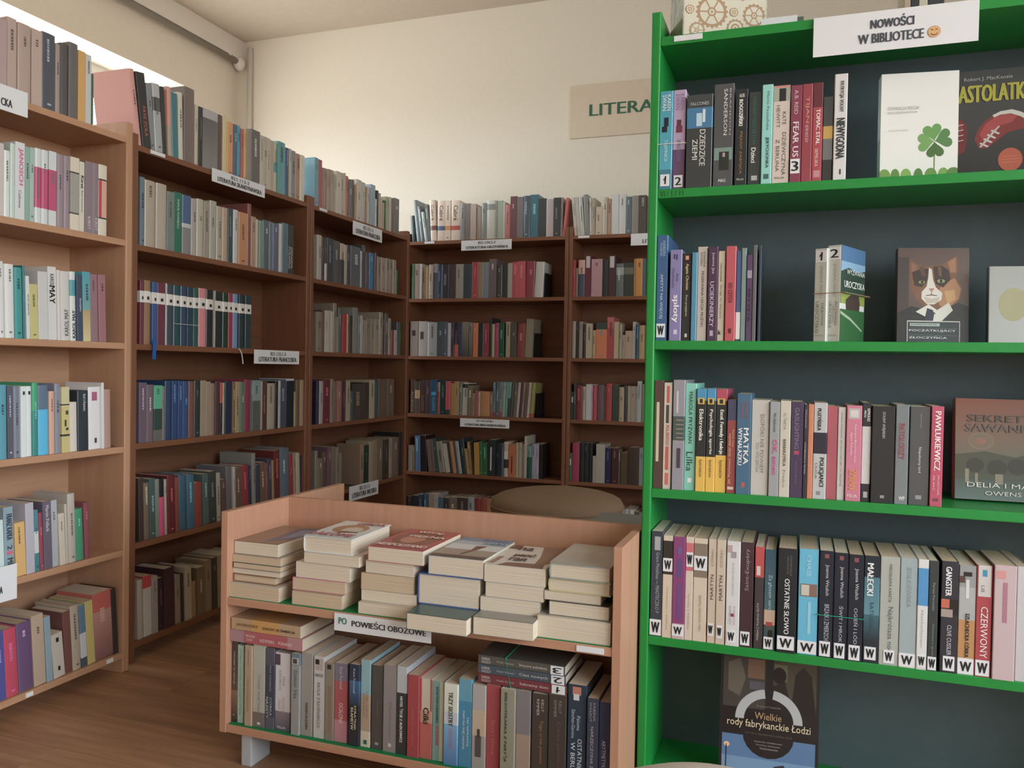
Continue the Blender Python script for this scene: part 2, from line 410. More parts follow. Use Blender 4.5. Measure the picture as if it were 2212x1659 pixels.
def cname(h):
    h = h.split('/')[0].split('@')[0].split('>')[0]
    r, g, b = (int(h[i:i+2], 16) for i in (0, 2, 4)); mx, mn = max(r, g, b), min(r, g, b); df = mx-mn
    v = mx/255; s = df/mx if mx else 0
    if v < .26: return 'black'
    if s < .13: return 'charcoal' if v < .42 else 'grey' if v < .70 else 'white'
    if mx == r: hu = ((g-b)/df) % 6
    elif mx == g: hu = 2+(b-r)/df
    else: hu = 4+(r-g)/df
    hu *= 60
    if hu < 18 or hu >= 345: n = 'red' if s > .42 else 'dusty pink' if v > .6 else 'brown'
    elif hu < 48: n = ('orange' if s > .5 and v > .65 else 'cream' if s < .32 and v > .65 else 'tan' if v > .5 else 'brown')
    elif hu < 70: n = 'yellow' if s > .35 else 'cream'
    elif hu < 165: n = 'green'
    elif hu < 195: n = 'teal'
    elif hu < 255: n = 'blue'
    elif hu < 300: n = 'purple'
    else: n = 'magenta'
    if n in ('cream', 'tan', 'dusty pink', 'yellow', 'orange'): return n
    return ('dark ' if v < .45 else 'pale ' if v > .7 and s < .4 else '')+n
BOOKS = []    # every upright book of every row
SHN = ['top', 'second', 'third', 'fourth', 'fifth', 'lowest']
WHERE = {'A': ('the dark-bookcase end', '%s shelf of pale beech bookcase'), 'B': ('the beech-bookcase end', '%s shelf of SKANDYNAWSKA bookcase'),
         'C': ('the SKANDYNAWSKA-bookcase end', '%s shelf of corner bookcase'), 'D': ('the corner end', '%s shelf of HISZPAŃSKA bookcase'),
         'E': ('the HISZPAŃSKA-bookcase end', '%s shelf of half-hidden bookcase'), 'G': ('the visible side panel', '%s shelf of green bookcase'),
         'T': ('the window-side panel', '%s shelf of book trolley')}
def row(key, si, view, x0, spec, lean=0, setb=.012, depth=None, ex=None, hmax=.29, hb=()):
    c = CASES[key]; ox, oy, s = view; zb = c.zs[si]; cur = x0; lst = []
    ex = ex or {}
    rnd = random.Random(hash((key, si)) % 9999 if False else ord(key)*31+si)
    n = 0
    for tok in spec.split():
        if tok[0] == '_': cur = float(tok[1:]); continue
        p = tok.split(','); xr = float(p[0]); top = float(p[1]); col = p[2]; ln = float(p[3]) if len(p) > 3 else lean
        st = setb+rnd.uniform(-.004, .004)
        pxl, pxr, pyt = ox+cur/s, ox+xr/s, oy+top/s
        pc = (pxl+pxr)/2
        a, zt = c.ray(pc, pyt, st); h = zt-zb
        base = c.org + (c.rot @ Vector((a, st, zb)))
        pyb = proj(base)[1]; pym = (pyt+pyb)/2
        al, _ = c.ray(pxl, pym, st); ar, _ = c.ray(pxr, pym, st)
        h = min(max(h, .10), hmax)
        # lean: shift of the top against the foot, in zoomed pixels
        ang = 0
        if ln:
            dl = (ar-al)*(ln/(xr-cur)); ang = math.atan2(dl, h); h = min(h/math.cos(ang), hmax)
        t = max((ar-al)*math.cos(ang)-.0008, .003)
        d = (depth or (.125 if h < .185 else .138 if h < .215 else .155))+rnd.uniform(-.006, .006)
        d = min(d, c.depth-st-.012)
        e = dict(ex.get(n, {}))
        BOOKS.append(dict(case=c, si=si, n=n, t=t, h=h, d=d, a=al+.0004, set=st, ang=ang, col=col, area=(pxr-pxl)*(pyb-pyt)*(1 if -20 < pxr else 0),
                          ex=e, hb=(n in hb) or e.get('hb', False) or (key in 'ABCDE' and rnd.random() < .5), rnd=rnd.random(), inframe=pxr > 2 and pxl < 2210))
        lst.append(BOOKS[-1]); cur = xr; n += 1
    vis = [b for b in lst if b['inframe']]
    for i, b in enumerate(vis): b['ord'] = (len(vis)-i) if key == 'A' else i+1
    for b in lst: b.setdefault('ord', 0)
    return lst
def settle(l):
    """push neighbours apart along the shelf where lean or width would make them cross"""
    l.sort(key=lambda b: b['a'])
    ut = getattr(l[0]['case'], 'ut', 0)+.0006
    def ext(b, z):      # horizontal extent of the leaning book at height z above the shelf
        a, t, h = b['ang'], b['t'], b['h']
        x0 = b['a']-math.sin(a)*h/2
        pts = [(x0+x*math.cos(a)+zz*math.sin(a), -x*math.sin(a)+zz*math.cos(a)+(t*math.sin(a) if a > 0 else 0)) for x, zz in ((0, 0), (t, 0), (t, h), (0, h))]
        xs = []
        for (xa, za), (xb, zb) in zip(pts, pts[1:]+pts[:1]):
            if abs(za-zb) < 1e-9:
                if abs(za-z) < 1e-6: xs += [xa, xb]
            elif min(za, zb)-1e-9 <= z <= max(za, zb)+1e-9: xs.append(xa+(xb-xa)*(z-za)/(zb-za))
        return (min(xs), max(xs)) if xs else None
    lo_ = min(ext(l[0], z)[0] for z in (.0, .01, .02, .032))
    if lo_ < ut and l[0]['inframe']:
        d = ut-lo_; l[0]['a'] += d; l[0]['t'] -= min(d, l[0]['t']*.3)
    for p, q in zip(l, l[1:]):
        worst = -1
        for k in range(0, 41):
            z = .30*k/40; A, B = ext(p, z), ext(q, z)
            if A and B: worst = max(worst, A[1]-B[0])
        if worst > -.0003:
            d = worst+.0003
            # slim the pair a little rather than drift along the shelf
            s1 = min(d*.5, p['t']*.25); p['t'] -= s1
            s2 = min(d-s1, q['t']*.25); q['a'] += s2; q['t'] -= s2
            if d-s1-s2 > 0: q['a'] += d-s1-s2
def book_matrix(b):
    c = b['case']; a = b['ang']; t, h = b['t'], b['h']
    x = b['a']-math.sin(a)*h/2; z = c.zs[b['si']]+(t*math.sin(a) if a > 0 else 0)+.0002
    return c.e.matrix_basis @ Matrix.Translation((x, b['set'], z)) @ Matrix.Rotation(a, 4, 'Y')
def add_spine_marks(o, t, h, e):
    for it in e.get('t', ()):
        s, x0, x1, z0, z1, hx, dr = it[:7]; bold = it[7] if len(it) > 7 else .012
        y = -.0009
        X0, X1, Z0, Z1 = x0*t, x1*t, (1-z1)*h, (1-z0)*h
        if dr == 'd': text(s, (-Z1, -Z0, X0, X1), lambda p, q, y=y: (q, y, -p), hx, o, 'spine_title', bold)
        elif dr == 'u': text(s, (Z0, Z1, -X1, -X0), lambda p, q, y=y: (-q, y, p), hx, o, 'spine_title', bold)
        else: text(s, (X0, X1, Z0, Z1), lambda p, q, y=y: (p, y, q), hx, o, 'spine_title', bold)
    for s, x0, x1, z0, z1, dr in e.get('st', ()):
        X0, X1, Z0, Z1 = x0*t, x1*t, (1-z1)*h, (1-z0)*h
        me = box_me('sticker', (X0, X1, -.0011, -.0003, Z0, Z1)); st = link('sticker', me, M['paper'], o)
        st['label'] = 'white paper shelf-mark sticker'
        w, q = X1-X0, Z1-Z0; m = .16
        if s == '1' and dr == 'h': X0, X1 = X0+w*.3, X1-w*.3; w = X1-X0
        bx = (X0+w*m, X1-w*m, Z0+q*m, Z1-q*m)
        if s == '1' and dr == 'u': Z0, Z1 = Z0+q*.3, Z1-q*.3; q = Z1-Z0
        if dr == 'u': text(s, (Z0+q*m, Z1-q*m, -(X1-w*m), -(X0+w*m)), lambda p, r: (-r, -.0016, p), '20242a', st, 'handwriting', .03)
        else: text(s, bx, lambda p, r: (p, -.0016, r), '20242a', st, 'handwriting', .03)
def make_book(name, t, h, d, col, mw, e, hb, split, pagemat=None):
    vs, fs, cols, pv, pf = book_geo(t, h, d, bands_of(col), hb, e.get('q', ()))
    me = bpy.data.meshes.new('cover' if split else name); pm_ = pagemat or M['page']
    if split:
        o = empty(name, mw=mw)
        me.from_pydata(vs, [], fs); me.materials.append(M['cover']); col_attr(me, cols); link('cover', me, None, o)
        pme = bpy.data.meshes.new('pages'); pme.from_pydata(pv, [], pf); link('pages', pme, pm_, o)
    else:
        b = len(vs); me.from_pydata(vs+pv, [], fs+[tuple(b+i for i in f) for f in pf])
        me.materials.append(M['cover']); me.materials.append(pm_)
        for i in range(len(fs), len(me.polygons)): me.polygons[i].material_index = 1
        col_attr(me, cols+[(1, 1, 1, 1)]*24)
        o = link(name, me, None, mw=mw)
    add_spine_marks(o, t, h, e)
    return o
def dashes(b):
    """illegible lettering as small proud bars on a spine"""
    r = random.Random(int(b['rnd']*1e6)); c = b['col'].split('/')[0].split('@')[0].split('>')[0]
    lum = sum(int(c[i:i+2], 16) for i in (0, 2, 4))/3
    k_ = .55 if lum > 120 else 1.7
    hx = ''.join('%02x' % min(215, int(int(c[i:i+2], 16)*k_+(0 if lum > 120 else 30))) for i in (0, 2, 4))
    if r.random() < .35: return []
    z = r.uniform(.06, .3); out = []; x = r.uniform(.3, .42); w = r.uniform(.16, .3)
    for k in range(r.randint(3, 11)):
        l = r.uniform(.012, .035); out.append((x, x+w, z, z+l, hx)); z += l+r.uniform(.006, .016)
        if z > .85: break
    if r.random() < .3: out.append((.35, .65, .91, .935, hx))
    return out
# ------------------------------------------------------------------ shelf rows, read off the photograph: right edge, top, colour, lean
V1 = (0, 0, 3.16); V2 = (0, 280, 3.319); V3 = (0, 780, 4.366); V4 = (0, 1040, 2.679); V5 = (280, 360, 3.771); V6 = (280, 740, 4.367)
V7 = (640, 320, 4.365); V8 = (640, 640, 3.606); V9 = (870, 400, 4.149); V10 = (870, 780, 4.74); V11 = (1200, 400, 4.609); V12 = (1200, 750, 4.145)
G1 = (1380, 0, 3.607); G2 = (1740, 0, 3.606); G3 = (1380, 440, 4.879); G4 = (1740, 440, 4.686); G5 = (1380, 780, 4.879); G6 = (1740, 780, 4.608)
G7 = (1380, 1080, 4.148); G8 = (1740, 1100, 3.949); T6 = (460, 1340, 4.809); T7 = (860, 1360, 4.096)
wb = 'e0dcd6'
row('A', 0, V1, -90, '-20,100,b9a0a0 50,130,b9a0a0 120,125,c0a79f 215,165,b8a197 290,205,c3ab9f 380,230,565a66 415,300,a59590 470,300,5d5b5c 535,295,6f6c6b 585,350,d8a555 625,375,c9cfcf 640,505,3c6b5c')
row('A', 1, V2, -70, '-30,95,cfc5c2 30,95,cfc6c4 75,150,dde5e2 110,100,c6d8cf 180,92,dcdfe3 215,125,8fb5a6 250,130,a9c4bd '
    '300,135,d5dcdf@.25/c23a72@.79/d5dcdf 350,148,d5dcdf@.25/c23a72@.79/d5dcdf 410,158,d5dcdf@.25/c23a72@.79/d5dcdf 460,178,9c8a94 505,190,9c8a94 '
    '570,200,ded4c0@.2/4a4848@.22/a5a39c@.76/4a4848@.78/ded4c0 610,232,d9d4c4 665,230,8d7c85 710,242,8d7c85 772,255,ded4c0@.2/38383a@.22/dca896@.74/38383a@.76/ded4c0',
    ex={4: dict(t=[('JANOSCH', .25, .8, .08, .55, 'd8589a', 'd', .03), ('Cudowna', .3, .6, .62, .85, '7a7f86', 'd')]),
        13: dict(t=[('Kirst', .2, .8, .2, .38, '2a2a2c', 'd', .04), ('Bunt żołnierzy', .3, .65, .41, .72, '55524c', 'd')]),
        14: dict(t=[('KIRST', .3, .7, .77, .95, 'd8ccd0', 'd')]), 15: dict(t=[('KIRST', .3, .7, .77, .95, 'd8ccd0', 'd')]),
        16: dict(q=[(0, .3, .22, .74, 'c22a3c')])})
row('A', 2, V2, -70, '-10,945,dcdcdc 35,945,dedede 105,965,e0e2e2 165,990,3a9a9a 185,975,2f7f86 215,1050,d8dcdd 275,1110,c8c07a 345,1020,cfcfce 410,985,d9d9d6 440,1008,d5cfc9 '
    '505,1018,d2d0cb 550,1020,dcdedb@.12/4fa0ac@.35/dcdedb 595,1045,3d4d66 650,1022,3fa0b4>6fa8a8@.55/b59a6a>d8c690 705,1040,93707a 760,1042,a06a74', lean=-12,
    ex={8: dict(t=[('KAROL', .25, .7, .1, .26, '3a3a3c', 'd'), ('MAY', .15, .8, .26, .5, '2a2a2c', 'd', .04)]),
        10: dict(t=[('KAROL MAY', .3, .75, .55, .93, '4a4a4c', 'u')]), 11: dict(t=[('KAROL MAY', .25, .8, .56, .96, '2a2a2e', 'u', .03)]),
        12: dict(t=[('Szczątko', .3, .75, .35, .55, 'c8d0d8', 'd')])})
row('A', 3, V3, -110, '-20,225,4f9fb4 70,225,4f9fb4 130,235,5d5f6e 195,240,7d8494 250,240,dfe9ea 305,238,dfe9ea 365,205,35a878@.38/2f8f86 465,228,5d7690@.35/35b8e6 520,285,d5a68f '
    '580,212,8b8fa2 660,245,d0c898@.26/3a3a34@.28/d0c898@.3/cfc07a@.72/3a3a34@.75/cfc07a 735,388,ddd2c6 840,280,2f3a44 955,245,e6e4e6 985,205,dcdcdf 1050,268,b78f84', lean=-10,
    ex={4: dict(q=[(.35, .75, .07, .12, '3a3a44')]), 5: dict(q=[(.35, .75, .07, .12, '3a3a44')]), 10: dict(q=[(.45, .8, .36, .42, '4a4a3c'), (.3, .55, .5, .6, '4a4a3c'), (.45, .8, .62, .66, '4a4a3c')]),
        13: dict(q=[(.25, .7, .08, .22, 'b05080'), (.45, .65, .82, .9, '4a4a4c')]), 12: dict(t=[('Karl z Katowic', .45, .7, .06, .34, 'd0d4d8', 'd')])})
row('A', 4, V4, -60, '-20,225,cfe6e6 25,225,cfe6e6 85,148,8fa9b8 150,238,e0b265 200,125,bdbac6 228,165,4a8a9c@.35/d5d8da@.7/3f8a92 252,180,9a3d50 300,115,6d6478 340,108,b5b9c0 378,185,d5cab8 395,130,c9c0b0 440,70,c0b6ae 488,158,3d9a72 520,122,8d4552', lean=-14,
    ex={2: dict(t=[('FRANZ KAFKA', .25, .85, .1, .46, '3c4450', 'd', .03), ('2', .3, .8, .54, .6, '3c4450', 'd', .03), ('MEK I', .25, .85, .72, .95, '3c4450', 'd', .03)], q=[(.25, .85, .62, .67, 'd85a80')]),
        7: dict(t=[('Martin Pollack', .3, .7, .06, .45, 'd8d0dc', 'd')])})
row('A', 5, V4, -90, '-30,870,4a4a9a 30,870,4a4a9a 105,850,c02a50 190,815,6b5078 262,770,bca58e 302,780,8fa8b4 370,880,c8c0b4 415,750,7a4a45 465,715,b5a794 500,715,5d7f98@.45/c8ccd0@.85/4a5a64 545,690,c9b86a 650,640,c0564a@.28/c08c80>8a5a58 682,620,3a3533', lean=-22,
    ex={6: dict(q=[(.4, .65, .1, .2, '2a2a2a'), (.4, .6, .75, .85, '2a2a2a')])})
row('B', 0, V1, 903, '948,485,d99a92,-60 1012,510,3b3b3e,-55 1050,580,8b9296,-35 1105,580,b9bcbd@.2/55585a@.4/b0b3b5,-30 1140,600,3e3f42,-25 1175,595,d89a88@.55/b8aa98,-15 1220,640,3f7f87,-15 1255,635,d5d3c4,-10 1330,600,7d6f6b 1355,715,cdbfae 1385,730,3a3a3c 1490,755,b5b4b8@.15/6a666a>8f8c8e '
    '1520,785,6b5550 1550,785,d8cf9c 1595,835,d99a62 1620,850,5a6b86 1645,860,4aa0b8 1665,880,b8605a 1685,885,d8b46a 1715,890,9a8f88 1775,890,6f6c6a 1800,925,c9bfb2 1825,935,b9ad9f 1845,945,c4b8a8 1870,960,b5a998 1895,975,ccbfa4@.4/4fa3a8@.6/ccbfa4 1950,970,5fa3a6 1975,1010,3f5f86 1990,1015,cbb8a0 2020,1030,8b9096 2050,1050,b58a6d 2082,1060,d9d3c2',
    ex={1: dict(t=[('FAYE ZOLA', .35, .7, .45, .85, 'c8603c', 'd')])})
row('B', 1, V5, 88, '128,85,6d7d88 215,115,b5aa9a 305,140,b8ae9e 362,205,7d8886 430,210,1f7560 505,235,3f6290@.48/c8c8c8@.55/8a8a90 550,262,b0aaa5 605,265,c0b8a8 655,285,a59c8c 712,280,b0b0a5 760,325,b8aa96 802,335,bda58c 845,340,3f5058 888,352,c9cccf 962,375,c98a5a 990,302,8f5048 1028,408,b3937a 1055,430,c8c2b2 1090,440,7a9a88 1140,438,5a6a76 1170,450,6d7786 1220,465,5f6d8c 1245,465,d0cac0 1285,460,5a7a8a 1338,475,3f4446',
    ex={4: dict(t=[('PAMUK POWIEŚCI', .35, .7, .12, .6, 'd0d8d0', 'd')]), 24: dict(t=[('GWIAZDA', .5, .8, .45, .88, 'e0e0e0', 'd', .03), ('PORANNA', .12, .42, .45, .9, 'e0e0e0', 'd', .03)])})
penguin = {k: dict(q=[(.38, .72, .25, .3, '1c1c1e')]) for k in range(19)}
def pg(c): return c+'@.165/'+wb+'@.345/'+c
row('B', 2, V5, 85, ' '.join('%s,%s,%s' % (x, y, c if thin else pg(c)) for x, y, c, thin in [(122, 925, '6f2a3c', 0), (180, 928, '9a7448', 0), (228, 940, '244f8a', 0), (292, 948, '6d2c40', 0), (303, 950, 'c9c4bc', 1), (362, 958, '3f4a5a', 0), (418, 968, '1f5058', 0), (470, 975, '2a4560', 0), (520, 985, '1f3f58', 0), (565, 990, '1f5a50', 0),
    (628, 992, 'd98088', 0), (688, 1005, '23282c', 0), (697, 1010, 'c0bab0', 1), (757, 1020, '25302f', 0), (805, 1028, '1f3f30', 0), (842, 1032, '9a2438', 0), (890, 1038, '6f8fc0', 0), (942, 1045, '1f3a40', 0), (992, 1052, '2a4448', 0)]), ex={k: v for k, v in penguin.items() if k not in (4, 12)})
row('B', 3, V6, 90, '165,378,6b5a6c 230,398,75626c 310,405,4fb08c@.42/2f4a46@.8/6a6a66 335,412,8a7c70 400,360,1f3f68 455,360,1f4478 505,362,1f447c 560,365,1f4a80 615,365,7a4a40 670,355,2c3a38 722,358,a39078 768,368,a08c76 810,385,8f7a66 855,365,55303a 878,375,b8442c@.4/1f2a3a 900,380,b8a890 968,365,1f2f48 1000,368,8a6648 1045,370,a8946e 1085,370,5f7a68 1142,350,8f1f44 1160,365,6f6a70 '
    '1240,362,8aa0a0@.4/5f6460 1250,365,b8a898 1300,368,5a3a36 1375,385,aaa08c 1402,365,23262c 1422,360,c0bab0 1475,350,4a5266 1550,342,c8ccd4@.04/1f2a38 1568,465,b8a060 1610,355,6f5a42 1660,352,a38a6c')
row('B', 4, V6, 88, '135,1280,4a3a36 190,1325,7d6c58 245,1285,4a6460 285,1290,8a8c84 330,1285,25282e@.32/d03a72 358,1290,b8aa98 435,1255,6a1f28 470,1270,8a4030 540,1250,3f6478 615,1245,3f6a80 690,1320,8a3a30 750,1240,4f6462 820,1215,3f4440 865,1230,a8a090 915,1290,5f4a44 975,1165,6f6a70 1005,1170,b8aea4 1060,1180,6d5446 1130,1160,8f2430 1155,1165,2a3a58 1195,1045,8a8880 1235,1155,3f4452 1285,1130,6f5a4a '
    '1305,1135,8a4a38 1345,1095,4a4458 1365,1110,9a8468 1420,1020,6f2420 1510,1000,5f7080 1545,1050,9a2838 1575,1045,9a9078 1612,1042,b5aa90 1655,1065,1f2f50', lean=-14)
row('B', 5, V4, 798, '830,570,b8b0a4 880,545,c02a30@.2/ccc8c0 915,548,a8a4a4 950,558,3a2836 1015,500,4a2f3c 1045,545,9c9080 1070,535,3f3834 1110,495,b8ae9c 1140,580,a88a5c 1190,495,7d6a54 1230,455,8f7d66 1260,440,4a4038 1330,420,9a8868 1400,410,7a6a58 1460,405,8a7a66', lean=-8)
row('C', 0, V7, 172, '207,90,6fa0b4 245,110,a05560 265,185,a57a72 285,190,a88f84 305,195,b39c90 325,200,a89488 345,205,b0a094 360,215,b5a69a 380,250,b8aa9c 420,220,c9c2b4 450,235,b8aea0 468,235,bdb4a6 497,265,b86a50 525,295,6d7270 552,300,5f6462 570,345,b5906c 620,300,c9c4b8 655,325,bdb8ac 668,365,9a6a5a 697,370,c9c2b8 745,345,8fa8bc 758,480,d0ccc0 778,400,2f3230 800,425,b8aa98 815,475,c0b09a 830,515,b59a84 850,495,3a5a3c 880,460,a8b098 895,460,c9c6b8 925,475,7a5a5c 970,475,6f7270')
row('C', 1, V7, 200, '245,820,b8b0a6 270,840,4a3f40 292,840,4a3f42@.6/c9c6c0 350,850,454a50 415,875,5a5c60 455,900,b8a896@.4/45484a 478,915,b0a890 510,915,4a4f58 605,930,5f676c 620,970,b8bcc0 657,915,50585f 690,985,6a5a5c 727,988,2f7ab0 740,1060,8f8578 765,990,6f5a60 800,1025,a08f80 845,1035,a89a8c 880,1040,a39586 910,1048,9f9182 942,1055,a8998a 958,1150,2f6a3c')
row('C', 2, V8, 158, '205,122,8d8272 222,105,6f5044 250,112,c0b8ac 272,112,b0a89c 290,118,b8aca0 318,55,8f8474 330,160,8a8070 358,90,5f6a64 395,138,a82830 412,140,b89a70 440,150,4a4038 470,88,8a8c88 485,90,6f7270 500,160,6a7a84 516,150,b8b0a4 530,180,a09484 545,190,94887a 580,172,8f8474 610,178,9a8f80 650,178,a09486 672,125,a89c8c 690,130,4a403a 718,132,6a5f56 742,172,a89c90 765,265,8a3a3c 785,265,b8b0a8 805,200,55585c 820,205,1f5a3c')
row('C', 3, V8, 155, '162,660,2a2440 180,660,3a2a44 212,660,a8a4a8 268,650,6a2030 292,645,8f7f6c 308,665,7a6a60 322,680,8a4a44 355,660,9a6a58 390,662,4a2838 420,662,a89a80 440,738,3f6068 525,682,4a4038 570,672,43382f 610,652,b0a48c 640,655,3f5a64 710,648,6a5a4a 762,645,705f4f')
row('C', 4, V8, 148, '170,1205,8a8074 205,1262,7d7262 240,1210,6a4c44 275,1175,6f5560 310,1172,7d7266 335,1175,857a6c 355,1220,8a7c6a _498 525,1155,9a7f68 565,1160,1f3a2c 600,1130,a3937c 640,1115,8d7d66 678,1110,7a6c58 722,1115,43362e 745,1105,a39a8c 800,1100,7a6454 822,1060,2a2c30')
cab = lambda c: 'dac8b6@.63/%s@.74/dac8b6' % c
row('D', 0, V9, 72, '108,275,3a4a4c,-15 142,135,7a8a90,-40 178,190,6a7070,-38 208,240,a8b4b4,-38 242,175,5f6666,-38 302,135,%s,-22 380,140,%s 430,138,%s 512,138,%s 560,165,8a8a8c 605,165,7d7270 658,168,b3a398 705,195,a89c90 750,160,8a8f8c 825,135,d0d4cc@.1/8a908c@.25/c5c6bc 845,140,9a9a90 895,140,a0b0a0 918,150,c0b8a8 962,175,c06a6c 1022,100,6f4a50 1080,105,7a7476 1138,95,4f5f6c 1215,85,3f7080 1283,120,3f4a4c 1350,125,b8a8a8 1412,112,44484a 1440,110,8f8c88 1472,115,c8584f,30' % (cab('7a4a3c'), cab('4a6490'), cab('d08848'), cab('b84a44')),
    ex={k: dict(t=[('Cabré', .3, .75, .12, .5, '4a4038', 'd')]) for k in (5, 6, 8)})
row('D', 1, V9, 78, '98,705,5f9a72 150,705,ada39a 172,705,c5c0bc 205,735,8a7a68 232,728,b08a48 270,712,b5ada2 310,705,9a8a8c@.25/55585f 348,710,2a4560 415,712,3a3a42 475,710,4f3a40 542,708,9a958a 620,708,44505a 678,688,a8303a 722,690,8f8066 772,690,7d8a98 838,662,6f6464 890,715,4a4642 940,715,3a423c 980,698,a8a49c 1030,688,b83a48 1100,682,c04652 1182,682,8f3044,8 1260,688,c8c8c6,14')
row('D', 2, V9, 66, '135,1220,9a8d86 222,1220,b0aba8 305,1230,9fa2a2 362,1222,4a5258 402,1225,56606a 430,1235,b5b2b8 458,1235,4a4a52 498,1228,3a2432@.65/c04a30 530,1232,35405a 585,1225,8a7f78>4a4644 628,1235,8d867f>55504c 672,1235,c8642c 725,1238,332c2e 772,1238,8f2a3a 795,1188,2c2e32 825,1245,b5aa8c 860,1235,a01f50 908,1235,1f5a44 _920 965,1225,a8987f 1020,1230,55504a 1100,1240,8a3a36,8 1165,1200,8a7f6c,14',
    ex={0: dict(q=[(.25, .7, .26, .42, '4a3a36')]), 1: dict(q=[(.25, .6, .3, .52, '4a4a4a')]), 22: dict(t=[('Onhar', .3, .75, .42, .8, 'e0dcd0', 'd')])})
row('D', 3, V10, 75, '120,185,5a3f3a 172,208,4f4038@.27/c0a070@.53/5a4a40 230,195,4a3530 285,195,4a3a44 348,192,1f5070 380,215,b8a098@.3/b05a58 435,195,1f3f3c 483,205,b83a50@.85/3a3a38 528,228,b07a3c 575,210,a38c60 610,225,7d7a70 665,225,c0c0b8@.03/1f1f20@.15/b0b0a8,8 715,250,7a6c58 735,328,b59a88 772,305,9a5550 790,315,c0b0a0 892,312,b87f50 922,312,8a6048 '
    '950,218,5f8fa0@.88/a03038 990,210,5a5f66,8 1020,215,80908c@.85/a04048,8 1050,218,8fa09c,10 1075,218,5fa090,12 1105,220,7d9c98@.45/4a4a4c,14 1135,222,4f5a58,16 1165,222,6a5a4a,18 1200,222,b8a8a8,22 1222,222,4a3a3c,24 1248,222,a08880,24 1280,222,6f4f4a,24 1305,222,b8b4a8,24 1345,225,8f8a4a@.88/a03a34,26',
    ex={0: dict(t=[('ALLENDE', .25, .75, .35, .95, 'b8a890', 'd')]), 2: dict(t=[('ALLENDE', .3, .75, .45, .9, '8a7058', 'd')]), 4: dict(t=[('ALLENDE', .3, .75, .5, .9, '6ab0d0', 'd')], q=[(.1, .9, .35, .45, '2f90c8')])})
row('D', 4, V10, 52, '100,862,8f8674 122,865,7a6f5c,-5 180,765,466a94,-10 245,765,231c24,-20 285,805,6f5a50,-36 320,805,6a544a,-38 355,800,2f4a48,-40 415,828,8a8270,-40 470,850,b0a89a,-42 498,840,3a3a3c,-46 530,825,c0763c,-48 555,825,4a5a54,-48 588,825,a8a8a4,-48 640,800,2c3c40,-38 668,900,a8844c,-34 705,830,9a7a44,-36 725,825,2c2a24,-30 785,838,b8862c,-14 815,825,2f6a3c,-12 868,842,2f6a44,-12 945,808,2c3638 1005,848,262c38 1032,848,4a5c74 '
    '1082,830,c8b8a0@.5/4a3a30@.75/c8b8a0 1155,852,b8623a 1188,838,b8b09c 1218,838,a8a08c 1242,850,8a7460 1268,770,b5b0a0 1318,868,6a9a94@.35/1f5a4c 1365,852,9d9aa8 1392,850,aaa8b4 1430,852,1c1c20',
    ex={20: dict(q=[(.35, .55, .2, .85, 'c8c8c4')]), 24: dict(q=[(.4, .55, .35, .88, '4a2a20')]), 23: dict(q=[(.1, .9, .27, .48, 'e0d4c0')])})
row('D', 5, V10, 42, '85,1385,3a3438 160,1375,2c2a30 200,1365,2f4050 262,1358,3a5a7a 318,1358,9a8a78 362,1362,a8a8a8 412,1395,4a6a7c 470,1400,4a4444 560,1395,7a6a5c 660,1400,4a3f3c 735,1395,a0aab0 790,1405,8a2f28 845,1410,9a3a28 900,1412,a86a4c')
row('E', 0, V11, 168, '205,125,c5c2b4,-36 240,120,bcbab0,-34 280,118,c0c0b8,-32 335,95,8a8f90,-28 362,125,c9c2b0,-12 395,128,a89c8c,-5 470,215,c8b8a4 515,118,c0b4a2 558,135,b08c70 630,92,d0d2d2 700,92,d0d2d2 758,115,5f6f7c 825,105,8f8c86 905,100,55524c 985,110,777068')
row('E', 1, V11, 168, '198,745,b02f38 225,825,8a7a74 290,745,d0a898@.38/4a5064 355,700,6a2440 465,735,b88f96 525,740,33383a 598,700,4a3038 682,780,6a7478@.12/a0a8a8@.35/6a7478 780,770,38423f@.15/6a6f62@.35/38423f 792,735,c09060 865,730,c8862c 900,730,4f6a70 960,735,6a6a60',
    ex={3: dict(q=[(.2, .8, .02, .3, 'c8c0c0')]), 6: dict(q=[(.2, .8, .02, .3, 'c8c0c0')])})
row('E', 2, V11, 158, '205,1355,a8a098 232,1358,2c2c2e 270,1358,9a8a80 300,1385,2f2f33 365,1378,b8a890 400,1445,b8a078 512,1365,3a4644@.2/d0703a 580,1315,b85a5c@.25/a82f3c 630,1362,b8aa8c 660,1385,a89a84 692,1490,a89a84 765,1450,b39c88 800,1360,b0aca8 828,1390,1f5070 890,1395,b39a70 950,1395,8a7a60')
row('E', 3, V12, 128, '138,360,3a4440 160,400,3f4a44 182,322,3f444a 240,342,7a2428 270,350,b5ac98 322,332,c0bfc4 332,345,b8a8a0 370,345,b02a44 432,338,6a545c 450,345,5a4648 508,328,a8302f 565,338,36463f 612,358,b09a80 642,345,3f444c 668,348,a3937f 715,350,9f9080 730,350,a89c90 770,305,a8b0b0 800,330,7a7a6a',
    ex={1: dict(q=[(.2, .8, .18, .38, 'd8d8d4')])})
row('E', 4, V12, 112, '145,950,4a6a4c 215,858,a02a50 255,860,2c3032 295,860,2c3032 330,860,2c3032 360,975,a39a92 440,870,aaa49a 500,905,2a2850 558,905,4a2a2c 582,915,6a5c50 642,945,5a4a34 745,900,4a3a36 790,905,8a8c90', ex={0: dict(q=[(.15, .7, .2, .42, 'd8d8d4')])})
row('E', 5, V12, 545, '620,1450,b0aeb0 660,1450,b8b8b8 700,1455,c8c8c8 740,1475,6a6054 790,1480,8a8578')
